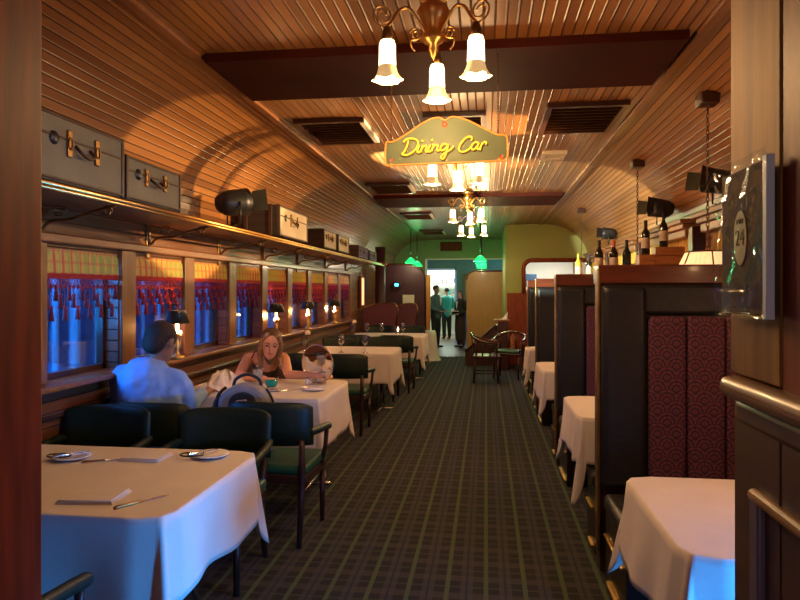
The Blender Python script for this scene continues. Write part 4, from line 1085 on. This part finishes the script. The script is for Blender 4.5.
# kitchen things beyond the door
t = thing('kitchen_shelf', 'steel kitchen shelf with stacked dishes beyond the far doorway', 'shelf', (-1.0, 22.2, 0))
for z in (.9, 1.35, 1.75): MB().box(-.7, .7, -.25, .25, z, z+.03).build('shelf_board', 'steel', t)
for sx in (-.68, .68):
    for sy in (-.23, .23): MB().cyl((sx, sy, 0), (sx, sy, 1.9), .02).build('leg', 'steel', t)
for i, (x, z, m_) in enumerate(((-.4, .93, 'monitor'), (-.1, .93, 'steel'), (.2, 1.38, 'monitor'), (-.3, 1.38, 'teal'), (0, 1.78, 'monitor'), (-.4, 1.78, 'steel'))):
    t = thing('storage_tub', ('dark blue tub on the lowest kitchen shelf', 'steel tub on the lowest kitchen shelf', 'dark blue tub on the middle kitchen shelf', 'teal tub on the middle kitchen shelf', 'dark blue tub on the top kitchen shelf', 'steel tub on the top kitchen shelf')[i], 'tub', (-1.0+x, 22.2, z))
    MB().lathe([(0, 0), (.09, 0), (.11, .14)], n=16).build('tub', m_, t); MB().lathe([(.115, .135), (.115, .16), (0, .165)], n=16).build('lid', m_, t)

# ------------------------------------------------------------------ right foreground: side cabinet and menu
t = thing('side_cabinet', 'dark panelled wooden cabinet with rounded top rail at the lower right', 'cabinet', (.50, .55, 0))
MB().bbox(-.004, .60, -.9, .63, 0, 1.335, .006).build('body', 'wood_cab', t)
MB().bbox(-.035, .62, -.9, .842, 1.335, 1.378, .018, 4).build('top_rail', 'wood_cab_top', t)
MB().bbox(-.008, .60, -.9, .83, 1.285, 1.335, .014, 3).build('cove_moulding', 'wood_cab', t)
MB().bbox(-.004, .58, .631, .84, 0, 1.335, .006).build('corner_stile', 'wood_cab', t)
f = MB(); zt_ = 1.17; f.tube([(-.008, -.85, zt_), (-.008, .73, zt_)], .012, n=10)
f.build('panel_moulding', 'wood_cab_top', t)
MB().bbox(-.018, .0, .69, .73, .10, zt_, .006).build('panel_stile', 'panel_edge', t)
t = thing('menu_holder', 'dark menu in a clear plastic sleeve hanging on the right post, sticker number 24', 'menu', (.484, 1.31, 1.643))
t.rotation_euler = (0, 0, 0)
MB().bbox(-.004, .004, -.105, .100, -.14, .135, .002).build('cover', 'menu_dark', t)
MB().bbox(-.008, .006, -.125, -.107, -.145, .140, .002).build('pale_edge', 'sleeve_edge', t)
ov = MB(); n = 28; ov.prism([(.0+.030*math.cos(a), .005+.052*math.sin(a)) for a in [2*PI*i/n for i in range(n)]], 'X', -.0055, -.0042); ov.build('oval_sticker', 'seal', t)
def text(s, size, m, parent, loc, rot, name='digits'):
    c = bpy.data.curves.new(name, 'FONT'); c.body = s; c.size = size; c.align_x = 'CENTER'; c.align_y = 'CENTER'; c.extrude = .0004
    o = bpy.data.objects.new(name, c); dg = bpy.context.evaluated_depsgraph_get(); col.objects.link(o)
    dg = bpy.context.evaluated_depsgraph_get(); me = bpy.data.meshes.new_from_object(o.evaluated_get(dg)); bpy.data.objects.remove(o)
    me.materials.clear(); me.materials.append(M[m]); o = bpy.data.objects.new(name, me); col.objects.link(o); o.parent = parent; o.location = loc; o.rotation_euler = rot; return o
text('24', .044, 'seal_ink', t, (-.006, .0, .004), (R(90), 0, R(-90)))
text('TABLE', .013, 'seal_ink', t, (-.006, .0, .036), (R(90), 0, R(-90)), 'small_words')
sl = MB(); 
for i in range(13):
    for j in range(13):
        yy = -.128+.24*i/12; zz = -.15+.30*j/12; sl.v.append((-.013+.003*math.sin(i*1.3+j*.7)+.002*math.sin(j*1.9), yy, zz))
sl.f = [(i*13+j, i*13+j+1, (i+1)*13+j+1, (i+1)*13+j) for i in range(12) for j in range(12)]; sl.sm = [True]*144
o = sl.build('plastic_sleeve', 'sleeve', t, recalc=False); sd = o.modifiers.new('s', 'SOLIDIFY'); sd.thickness = .0006
M_used = None

# ------------------------------------------------------------------ table settings
def plate(x, y, z, label, r=.085, grp='white side plates'):
    t = thing('side_plate', label, 'plate', (x, y, z), 0, grp)
    MB().lathe([(0, .004), (r*.62, .004), (r*.72, .007), (r, .015), (r*1.0, .018), (r*.7, .011), (r*.6, .008), (0, .008)], n=32).build('plate', 'china', t)
    return t
def knife(x, y, z, rz, label, L_=.20, m='steel', tilt=0, grp='table knives'):
    t = thing('table_knife', label, 'knife', (x, y, z), rz, grp); t.rotation_euler = (0, tilt, rz)
    MB().tube([(-L_/2, 0, .004), (-L_*.45, 0, .005), (-L_*.1, 0, .004), (0, 0, .003)], [.006, .008, .0065, .005], n=10).build('handle', 'brass_dull' if m != 'steel' else 'steel', t)
    MB().prism([(0, -.006), (L_*.4, -.009), (L_*.5, .004), (L_*.45, .007), (0, .006)], 'Z', .0015, .0035).build('blade', m, t)
    return t
def napkin(x, y, z, rz, label, w_=.20, d_=.13, grp='folded white napkins'):
    t = thing('folded_napkin', label, 'napkin', (x, y, z), rz, grp)
    for i in range(4):
        MB().bbox(-w_/2+.004*i, w_/2-.003*i, -d_/2+.002*i, d_/2-.002*i, .0038*i+.0005, .0038*i+.0038, .0015).build('fold', 'napkin', t)
    return t
P = lambda u, v: W(u, v, 650*(HC-TZ)/(v-289.5))
g = 'side plates on the near table'
p = P(72, 459); plate(p.x, p.y, TZ, 'side plate at the far left of the near table with a knife across it')
q = knife(p.x-.0, p.y+.0, TZ+.02, .9, 'dark-handled butter knife across the left plate on the near table', .17, 'steel')
p = P(211, 457); plate(p.x, p.y, TZ, 'side plate at the aisle corner of the near table')
knife(p.x-.035, p.y, TZ+.02, .95, 'butter knife resting on the plate at the aisle corner of the near table', .17, 'steel')
def loopk(p, label):
    t = tag(MB().tube([(.055*math.cos(a), .035*math.sin(a), .003) for a in [2*PI*i/20 for i in range(20)]], .0035, n=6, closed=True).build('napkin_ring', 'iron', loc=(p.x-.055, p.y, TZ+.016)), label, 'ring')
loopk(P(70, 460), 'dark thin ring lying on the left plate of the near table'); loopk(P(203, 459), 'dark thin ring lying on the aisle-side plate of the near table')
p = P(110, 461); knife(p.x, p.y, TZ, .55, 'steel knife between the far plate and napkin on the near table', .24)
p = P(146, 458); napkin(p.x, p.y, TZ, 0, 'folded napkin at the far side of the near table', .20, .15)
p = P(94, 498); napkin(p.x, p.y, TZ, .10, 'folded napkin at the near side of the near table', .22, .16)
p = P(143, 502); knife(p.x, p.y, TZ, 1.0, 'ornate table knife beside the near napkin of the near table', .22, 'steel_warm')
# wine glasses
def wineglass(x, y, z, label, s=1, grp='wine glasses'):
    t = thing('wine_glass', label, 'glass', (x, y, z), 0, grp); t.scale = (s,)*3
    MB().lathe([(0, .002), (.036, .001), (.037, .003), (.006, .010), (.004, .02), (.004, .085), (.010, .095)], n=20).build('stem', 'glass', t)
    MB().lathe([(.004, .095), (.022, .102), (.038, .13), (.041, .155), (.036, .19), (.032, .215)], n=24).build('bowl', 'glass', t, recalc=False)
    return t
gl = [(291, 355.5, 7.95, 'wine glass on the third table, next to the white rose'), (339, 354, 8.0, 'wine glass on the third table, above the round mirror'), (365, 353, 8.1, 'wine glass on the third table, at the aisle side'),
      (352, 339, 10.9, 'leftmost wine glass on the farthest left table'), (367, 339, 10.9, 'second wine glass from the left on the farthest left table'), (382, 339, 10.9, 'third wine glass from the left on the farthest left table'), (403, 339, 10.9, 'rightmost wine glass on the farthest left table')]
for u, v, d, l in gl:
    p = W(u, v, d); x = max(p.x, -2.27)
    wineglass(x, max(p.y, 7.96), TZ, l, 1.05 if d > 9 else 1.0)
bud_vase((-2.24, 8.0, TZ), 'slim vase with one white rose, on the third table by the window', 1.3)
bud_vase((-2.23, 10.9, TZ), 'slim vase with one white rose, on the farthest left table', 1.3)
t = thing('candle_lamp', 'small glass candle lamp at the far right of the farthest left table', 'candle', (-1.55, 11.45, TZ), 0)
MB().lathe([(0, 0), (.045, 0), (.05, .01), (.03, .03), (.02, .05), (.035, .09), (.02, .14)], n=16).build('glass', 'glass', t); MB().ell((0, 0, .075), (.014, .014, .03)).build('flame', 'bulb', t)
# second table
def crumple(loc, r, label, seed, h=.06, grp='crumpled white napkins'):
    rnd = random.Random(seed); m = MB(); n, k = 22, 10
    ph = [rnd.uniform(0, 6) for _ in range(6)]
    for j in range(k+1):
        q = j/k
        for i in range(n):
            a = 2*PI*i/n; rr = r*q*(1+.22*math.sin(3*a+ph[0])+.12*math.sin(5*a+ph[1])+.07*math.sin(9*a+ph[2]))
            z = h*(1-q**2)*(1+.5*math.sin(4*a+ph[3]+q*5)+.35*math.sin(7*a+ph[4]-q*7))+.001; m.v.append((rr*math.cos(a)*1.3, rr*math.sin(a), max(z, .001)))
    m.f = [(j*n+i, j*n+(i+1) % n, (j+1)*n+(i+1) % n, (j+1)*n+i) for j in range(k) for i in range(n)]+[tuple(range(k*n, k*n+n))[::-1]]; m.sm = [True]*len(m.f)
    o = m.build('crumpled_napkin', 'napkin', loc=loc); tag(o, label, 'napkin', grp)
crumple((-2.24, 5.30, TZ), .10, 'grey-white crumpled napkin nearest the window on the second table', 1, .06)
crumple((-2.07, 5.02, TZ), .13, 'large crumpled napkin in front of the woman', 2, .085)
crumple((-2.12, 4.76, TZ), .10, 'low crumpled napkin near the man on the second table', 3, .04)
p = W(200, 385, 5.0); plate(-2.13, 4.98-.13+.02, TZ-.001, 'side plate under the crumpled napkins on the second table', .09).location.y = 4.70
p = W(325, 381, 5.3); plate(-1.33, 4.93, TZ, 'side plate with a knife at the aisle side of the second table', .09); knife(-1.37, 4.95, TZ+.02, .8, 'knife resting on the aisle-side plate of the second table', .18)
knife(-1.52, 4.9, TZ, .9, 'knife lying left of the aisle-side plate on the second table', .2)
plate(-1.66, 4.86, TZ, 'side plate under the teal bowl on the second table', .085)
t = thing('teal_bowl', 'small teal glass bowl at the middle of the second table', 'bowl', (-1.66, 4.90, TZ+.02))
MB().lathe([(0, 0), (.03, 0), (.034, .008), (.048, .03), (.052, .058), (.046, .06), (.04, .03), (0, .012)], n=22).build('bowl', 'teal_glass', t)
MB().tube([(.01, 0, .03), (.055, .01, .085)], .004).build('spoon', 'steel', t)
for i in range(5):
    a = i*1.2; o = MB().bbox(-.022, .022, -.014, .014, 0, .008, .002).build('sugar_packet', 'butter', loc=(-1.66+.055*math.cos(a), 4.84+.022*math.sin(a), TZ+.02)); o.rotation_euler = (0, 0, a); tag(o, 'small brown and white sugar packet on the plate before the teal bowl', 'packet', 'sugar packets before the teal bowl')
knife(-1.84, 4.85, TZ, .3, 'butter knife left of the teal bowl on the second table', .18)
t = thing('water_glass', 'stemmed glass of milky water in front of the woman', 'glass', (-1.80, 4.98, TZ)); t.scale = (1.15,)*3
MB().lathe([(0, .002), (.034, .001), (.035, .004), (.006, .010), (.005, .05), (.014, .058)], n=20).build('stem', 'glass', t)
MB().lathe([(.006, .056), (.028, .066), (.034, .09), (.037, .15)], n=24).build('bowl', 'glass', t, recalc=False)
MB().lathe([(0, .062), (.024, .067), (.031, .09), (.033, .128), (0, .130)], n=20).build('water', 'water', t)
t = thing('salt_shaker', 'small white shaker standing before the round mirror', 'shaker', (-1.47, 5.25, TZ)); MB().lathe([(0, 0), (.018, 0), (.02, .01), (.014, .035), (.012, .05), (0, .052)], n=14).build('body', 'china', t); MB().lathe([(.0125, .046), (.012, .056), (0, .06)], n=14).build('cap', 'steel', t)
# round standing mirror
p = W(318, 362, 5.42)
t = thing('round_mirror', 'round mirror with thin pale rim standing on the second table', 'mirror', (p.x, p.y, TZ+.0)); t.rotation_euler = (R(2), 0, -.38)
rc = .158
MB().prism([(rc*math.cos(a), rc+.01+rc*math.sin(a)) for a in [2*PI*i/48 for i in range(48)]], 'Y', -.006, 0).build('mirror_disc', 'mirror', t)
MB().tube([((rc+.001)*math.cos(a), -.003, rc+.01+(rc+.001)*math.sin(a)) for a in [2*PI*i/48 for i in range(48)]], .005, n=8, closed=True).build('rim', 'steel_warm', t)
MB().bbox(-.05, .05, -.03, .05, 0, .012, .004).build('foot', 'steel_warm', t)
# backpack
t = thing('backpack', 'grey backpack with black trim propped on the aisle-side chair', 'backpack', (-1.55, 4.08, .477), .16); t.scale = (1, 1, .93)
def arch(w_, h_, n=14, z0=0): return [(-w_/2, z0)]+[(-w_/2*math.cos(PI*i/n), h_-w_/2*.8+w_/2*.8*math.sin(PI*i/n)) for i in range(n+1)]+[(w_/2, z0)]
o = MB().prism(arch(.32, .50), 'Y', -.13, .06, True).build('body', 'bag_grey', t, bevel=.03)
MB().prism(arch(.34, .46), 'Y', .02, .10, True).build('rear_panel', 'bag_grey', t, bevel=.02)
MB().prism(arch(.17, .455), 'Y', -.146, -.12, True).build('pocket_frame', 'bag_black', t, bevel=.01)
MB().prism([(-.045, .02), (-.05, .33), (-.04, .40), (.03, .41), (.04, .33), (.035, .02)], 'Y', -.156, -.140).build('pocket', 'bag_pink', t, bevel=.008)
MB().tube(catmull([(-.09, .02, .46), (-.075, .02, .52), (0, .02, .555), (.075, .02, .52), (.09, .02, .46)], 6), .011).build('top_handle', 'bag_black', t)
m = MB().prism([(-.20, .04), (-.215, .30), (-.19, .40), (-.155, .42), (-.15, .04)], 'Y', -.10, .05); m.build('side_pocket', 'bag_black', t, bevel=.02)
MB().tube(catmull([(-.13, -.02, .47), (-.17, -.06, .42), (-.185, -.08, .30), (-.17, -.09, .12)], 6), .012).build('strap', 'bag_black', t)
MB().tube(catmull([(.13, -.02, .46), (.172, -.03, .38), (.178, -.02, .22), (.17, 0, .06)], 6), .008).build('strap', 'bag_black', t)

# ------------------------------------------------------------------ people
def capsule(m, p0, p1, r0, r1, n=12):
    p0, p1 = Vector(p0), Vector(p1); m.cyl(p0, p1, r0, r1, n); m.ell(p0, r0, n, 8); m.ell(p1, r1, n, 8)
def fuse(m, name, mt, parent, vox=.012, smooth=6, label=None):
    o = m.build(name, mt, parent, recalc=True)
    a = o.modifiers.new('r', 'REMESH'); a.mode = 'VOXEL'; a.voxel_size = vox; a.use_smooth_shade = True
    b = o.modifiers.new('s', 'SMOOTH'); b.factor = .5; b.iterations = smooth
    dg = bpy.context.evaluated_depsgraph_get(); me = bpy.data.meshes.new_from_object(o.evaluated_get(dg))
    o.modifiers.clear(); o.data = me
    if not me.materials: me.materials.append(M[mt])
    if label: o['label'] = label
    return o
def chain(m, pts, rs):
    for (a, b, r0, r1) in zip(pts, pts[1:], rs, rs[1:]): capsule(m, a, b, r0, r1)
def head(m, c, s=1, rot=None, ears=True):
    """face looks to -y before rot"""
    c = Vector(c); rot = rot or Matrix.Identity(3)
    def T(p): return c+rot @ (Vector(p)*s)
    m.ell(T((0, .012, .015)), (.074*s, .092*s, .098*s), 20, 14, rot)
    m.ell(T((0, -.022, -.045)), (.056*s, .066*s, .070*s), 18, 12, rot)
    m.ell(T((0, -.062, -.092)), (.026*s, .024*s, .022*s), 12, 8, rot)
    capsule(m, T((0, -.082, .018)), T((0, -.103, -.022)), .009*s, .0125*s, 8)
    m.ell(T((0, -.085, -.058)), (.022*s, .012*s, .010*s), 10, 8, rot)
    if ears:
        for sx in (-1, 1): m.ell(T((sx*.078, .012, -.008)), (.010*s, .018*s, .030*s), 10, 8, rot)
    return T
def face_bits(parent, T, rot, s=1):
    for sx in (-1, 1):
        MB().ell(T((sx*.031, -.083, .008)), (.013*s, .006*s, .0065*s), 10, 8, rot).build('eye', 'dark_eye', parent)
        MB().tube([T((sx*.014, -.094, .030)), T((sx*.032, -.093, .036)), T((sx*.050, -.080, .028))], .0032*s, n=6).build('eyebrow', 'hair_dark', parent)
    MB().tube([T((-.022, -.088, -.056)), T((0, -.098, -.054)), T((.022, -.088, -.056))], [.003*s, .006*s, .003*s], n=8).build('mouth', 'lip', parent)
def hand(m, wrist, dirv, palm_n, s=1, curl=.5):
    """palm, four fingers of different lengths and a thumb"""
    w_ = Vector(wrist); d = Vector(dirv).normalized(); nn = Vector(palm_n); nn = (nn-d*nn.dot(d)).normalized(); side = d.cross(nn)
    for q in (-.028, -.010, .010, .028): capsule(m, w_+d*.012*s+side*q*.7*s, w_+d*.082*s+side*q*s, .012*s, .011*s, 8)
    for q, L_ in ((-.030, .060), (-.010, .074), (.011, .070), (.030, .054)):
        a = w_+d*.086*s+side*q*s; b = a+(d*(1-curl*.3)+nn*curl*.45).normalized()*L_*.45*s; c = b+(d*(1-curl)+nn*curl).normalized()*L_*.33*s; e = c+(d*(1-curl*1.4)+nn*curl*1.3).normalized()*L_*.25*s
        chain(m, [a, b, c, e], [.0095*s, .0088*s, .008*s, .007*s])
    a = w_+d*.025*s-side*.030*s; b = a+(d*.6-side*.7+nn*.3).normalized()*.035*s; c = b+(d*.9-side*.2+nn*.4).normalized()*.028*s
    chain(m, [a, b, c], [.012*s, .010*s, .008*s])

# the man, seen from behind
PX, PYm = -2.19, 4.0
man = thing('person', 'man in a light blue shirt seated with his back to the viewer at the window', 'person', (PX, PYm+.02, .475))
z0 = -.475
b = MB()
rot = Matrix.Rotation(PI, 3, 'Z') @ Matrix.Rotation(R(24), 3, 'X')
hc_ = (.055, .05, 1.225+z0)
T_ = head(b, hc_, 1.22, Matrix.Rotation(PI-.25, 3, 'Z') @ Matrix.Rotation(R(28), 3, 'X'))
capsule(b, (.02, -.01, 1.05+z0), (.04, .04, 1.14+z0), .062, .058)
capsule(b, (0, -.08, .60+z0), (0, -.04, .98+z0), .13, .15)
capsule(b, (-.14, -.02, 1.0+z0), (.14, -.02, .99+z0), .06, .06)
b.ell((0, -.05, .56+z0), (.19, .13, .10))
for sx in (-1, 1):
    chain(b, [(sx*.10, -.02, .09), (sx*.15, .38, .10), (sx*.14, .42, -.40)], [.085, .065, .045])
    capsule(b, (sx*.14, .42, -.43), (sx*.15, .56, -.445), .038, .028)
    el = (sx*.24, .10, .80+z0); wr = (sx*.20, .46, .83+z0)
    chain(b, [(sx*.19, 0, .97+z0), el, wr], [.055, .042, .030])
    hand(b, wr, (-sx*.3, 1, -.05), (0, 0, -1), 1, .35)
fuse(b, 'body', 'skin_dark', man, .011, 4)
s_ = MB()
capsule(s_, (0, -.085, .58+z0), (0, -.055, .96+z0), .155, .175); s_.ell((0, -.075, .60+z0), (.19, .15, .13)); s_.ell((0, -.06, .84+z0), (.19, .15, .20))
capsule(s_, (-.155, -.02, .995+z0), (.155, -.02, .975+z0), .085, .085)
capsule(s_, (0, -.03, 1.02+z0), (.02, .0, 1.07+z0), .085, .072)
for sx in (-1, 1):
    chain(s_, [(sx*.19, -.01, .965+z0), (sx*.245, .09, .80+z0), (sx*.20, .33, .82+z0)], [.082, .062, .050])
    capsule(s_, (sx*.155, -.05, .9+z0), (sx*.16, -.08, .7+z0), .08, .09)
sh = fuse(s_, 'shirt', 'shirt_blue', man, .013, 5)
tx = bpy.data.textures.new('folds', 'CLOUDS'); tx.noise_scale = .09; dm = sh.modifiers.new('folds', 'DISPLACE'); dm.texture = tx; dm.strength = .03; dm.mid_level = .5
MB().tube([(.02+.066*math.cos(a), -.002+.066*math.sin(a), 1.085+z0+.015*math.sin(a)) for a in [2*PI*i/24 for i in range(24)]], .013, n=8, closed=True).build('collar', 'shirt_blue', man)
tr = MB()
for sx in (-1, 1): chain(tr, [(sx*.09, -.06, .10), (sx*.15, .37, .105), (sx*.14, .42, -.38)], [.11, .08, .06])
fuse(tr, 'trousers', 'black_cloth', man, .014, 3)
for sx in (-1, 1): MB().ell((sx*.145, .49, -.44), (.045, .13, .035)).build('shoe', 'iron', man)
h = MB(); rr = Matrix.Rotation(PI-.25, 3, 'Z') @ Matrix.Rotation(R(28), 3, 'X'); hv = Vector(hc_)
h.ell(hv+rr @ Vector((0, .026, .030)), (.099, .114, .110), 20, 14, rr); h.ell(hv+rr @ Vector((0, .062, -.025)), (.086, .068, .088), 18, 12, rr)
fuse(h, 'hair', 'hair_dark', man, .008, 4)

man.scale = (1, 1, .97)
# the woman leaning over the table
wm = thing('person', 'blond woman in a strapless dark dress leaning on the table, one arm stretched out', 'person', (-2.02, 5.98, .475))
def L(p): return Vector(p)-Vector((-2.02, 5.98, .475))
b = MB()
rw = Matrix.Rotation(R(20), 3, 'Z') @ Matrix.Rotation(R(7), 3, 'Y') @ Matrix.Rotation(R(12), 3, 'X')
hcw = L((-1.87, 5.50, 1.07))
Tw = head(b, hcw, 1.06, rw)
chain(b, [L((-1.93, 5.66, .99)), L((-1.875, 5.54, 1.04))], [.052, .048])
chain(b, [L((-2.03, 5.95, .60)), L((-2.02, 5.85, .74)), L((-1.98, 5.74, .88))], [.12, .11, .12])
capsule(b, L((-2.13, 5.70, .92)), L((-1.82, 5.68, .93)), .055, .055)
for p_ in (L((-2.03, 5.98, .53)),): b.ell(p_, (.17, .15, .10))
for sx in (-1, 1):
    chain(b, [L((-2.02+sx*.09, 5.93, .56)), L((-2.02+sx*.11, 5.58, .56)), L((-2.02+sx*.11, 5.56, .08))], [.08, .06, .042])
    capsule(b, L((-2.02+sx*.11, 5.56, .045)), L((-2.02+sx*.11, 5.45, .035)), .036, .026)
# her right arm (left in the photo) folded on the table, her left arm stretched to the mirror
chain(b, [L((-2.15, 5.68, .92)), L((-2.13, 5.42, .80)), L((-1.86, 5.30, .795))], [.052, .042, .028]); hand(b, L((-1.85, 5.30, .795)), (1, .0, .0), (0, 0, -1), .9, .5)
chain(b, [L((-1.80, 5.67, .92)), L((-1.68, 5.40, .82)), L((-1.41, 5.27, .835))], [.050, .040, .027]); hand(b, L((-1.40, 5.27, .835)), (1, .02, .12), (.05, .5, -1), .92, .45)
fuse(b, 'body', 'skin', wm, .0085, 4)
face_bits(wm, Tw, rw, 1.06)
d = MB(); chain(d, [L((-2.03, 5.96, .58)), L((-2.02, 5.88, .72)), L((-1.99, 5.775, .845))], [.155, .135, .138]); d.ell(L((-2.02, 5.93, .56)), (.20, .18, .11))
for sx in (-1, 1): chain(d, [L((-2.02+sx*.09, 5.92, .565)), L((-2.02+sx*.11, 5.60, .56))], [.10, .085])
fuse(d, 'dress', 'top', wm, .012, 3)
for sx in (-1, 1): MB().tube([L((-1.98+sx*.11, 5.62, .93)), L((-1.98+sx*.10, 5.70, 1.0)), L((-1.98+sx*.09, 5.83, .93))], .005).build('dress_strap', 'top', wm)
h = MB()
h.ell(hcw+rw @ Vector((0, .034, .032)), (.090, .096, .102), 20, 14, rw)
for sx in (-1, 1):
    chain(h, [hcw+rw @ Vector((sx*.045, -.03, .085)), hcw+rw @ Vector((sx*.078, -.02, .03)), hcw+rw @ Vector((sx*.084, .0, -.04)), hcw+rw @ Vector((sx*.080, .02, -.12)), hcw+Vector((sx*.09, .02, -.21))], [.030, .024, .028, .028, .018])
chain(h, [hcw+rw @ Vector((0, .07, .03)), hcw+rw @ Vector((-.02, .09, -.08)), hcw+Vector((-.04, .10, -.16))], [.07, .06, .035])
fuse(h, 'hair', 'hair_blond', wm, .007, 3)
tp = MB(); tp.ell(hcw+rw @ Vector((0, .035, .055)), (.092, .098, .082), 20, 14, rw); fuse(tp, 'dark_hair_roots', 'hair_mid', wm, .008, 2)

# standing staff at the far door
def stander(loc, rz, label, jacket, legs, h=1.64, skirt=False, hair='hair_dark', arms='front', skin='skin_dark', short=False):
    t = thing('person', label, 'person', loc, rz); k = h/1.75
    b = MB(); rr = Matrix.Rotation(R(14), 3, 'X')
    def V(x, y, z): return Vector((x, y, z))*k
    Th = head(b, V(0, -.02, 1.63), k, rr)
    capsule(b, V(0, 0, 1.42), V(0, -.01, 1.54), .055*k, .05*k)
    chain(b, [V(0, 0, .98), V(0, 0, 1.2), V(0, 0, 1.36)], [.13*k, .13*k, .13*k]); capsule(b, V(-.16, 0, 1.40), V(.16, 0, 1.40), .055*k, .055*k)
    for sx in (-1, 1):
        chain(b, [V(sx*.09, 0, .92), V(sx*.10, -.01, .50), V(sx*.10, .01, .09)], [.085*k, .06*k, .042*k]); capsule(b, V(sx*.10, .0, .045), V(sx*.11, -.15, .035), .038*k, .028*k)
        chain(b, [V(sx*.20, 0, 1.39), V(sx*.24, .01, 1.12), V(sx*.14, -.24, 1.02)], [.05*k, .042*k, .03*k]); hand(b, V(sx*.14, -.24, 1.02), (-sx*.4, -1, 0), (0, 0, -1), k, .5)
    fuse(b, 'body', skin, t, .013, 3); face_bits(t, Th, rr, k)
    j = MB(); chain(j, [V(0, .0, .90), V(0, 0, 1.15), V(0, 0, 1.34)], [.17*k, .165*k, .165*k]); capsule(j, V(-.165, 0, 1.385), V(.165, 0, 1.385), .075*k, .075*k)
    for sx in (-1, 1): chain(j, [V(sx*.20, 0, 1.37), V(sx*.245, .01, 1.12), V(sx*.16, -.19, 1.035)], [.072*k, .06*k, .05*k])
    fuse(j, 'jacket', jacket, t, .014, 4)
    MB().prism([(-.05*k, 1.42*k), (.05*k, 1.42*k), (.0, 1.18*k)], 'Y', -.172*k, -.160*k).build('shirt_front', 'white', t)
    l = MB()
    if skirt: chain(l, [V(0, 0, .95), V(0, 0, .55), V(0, 0, .30)], [.17*k, .19*k, .17*k])
    for sx in (-1, 1): chain(l, [V(sx*.085, 0, .93), V(sx*.10, -.01, .50), V(sx*.10, .01, .10)], [.105*k, .08*k, .062*k])
    fuse(l, 'trousers' if not skirt else 'skirt', legs, t, .015, 3)
    for sx in (-1, 1): MB().ell(V(sx*.105, -.06, .035), (.045*k, .13*k, .035*k)).build('shoe', 'iron', t)
    hh = MB(); hh.ell(V(0, -.02, 1.63)+rr @ V(0, .026, .034), (.082*k, .094*k, .092*k), 18, 12, rr)
    if skirt:
        for sx in (-1, 1): chain(hh, [V(sx*.07, .0, 1.66), V(sx*.08, .02, 1.52), V(sx*.08, .03, 1.42)], [.035*k, .032*k, .02*k])
    fuse(hh, 'hair', hair, t, .011, 3)
    return t
stander((-1.33, 17.35, 0), R(62), 'man in a grey jacket and dark trousers standing at the far doorway', 'suit', 'black_cloth', 1.66)
stander((-.67, 17.5, 0), R(-48), 'woman in black top and brown skirt standing at the far doorway', 'black_cloth', 'brown_cloth', 1.53, True, 'hair_mid', skin='skin')
stander((-1.22, 20.4, 0), R(-150), 'person in a teal shirt inside the bright kitchen', 'teal', 'black_cloth', 1.60, skin='skin')
o = MB().bbox(-.11, .11, -.15, .15, 0, .015, .004).build('order_pad', 'paper', loc=(-.82, 17.28, .97)); tag(o, 'white papers held by the woman at the far doorway', 'papers')
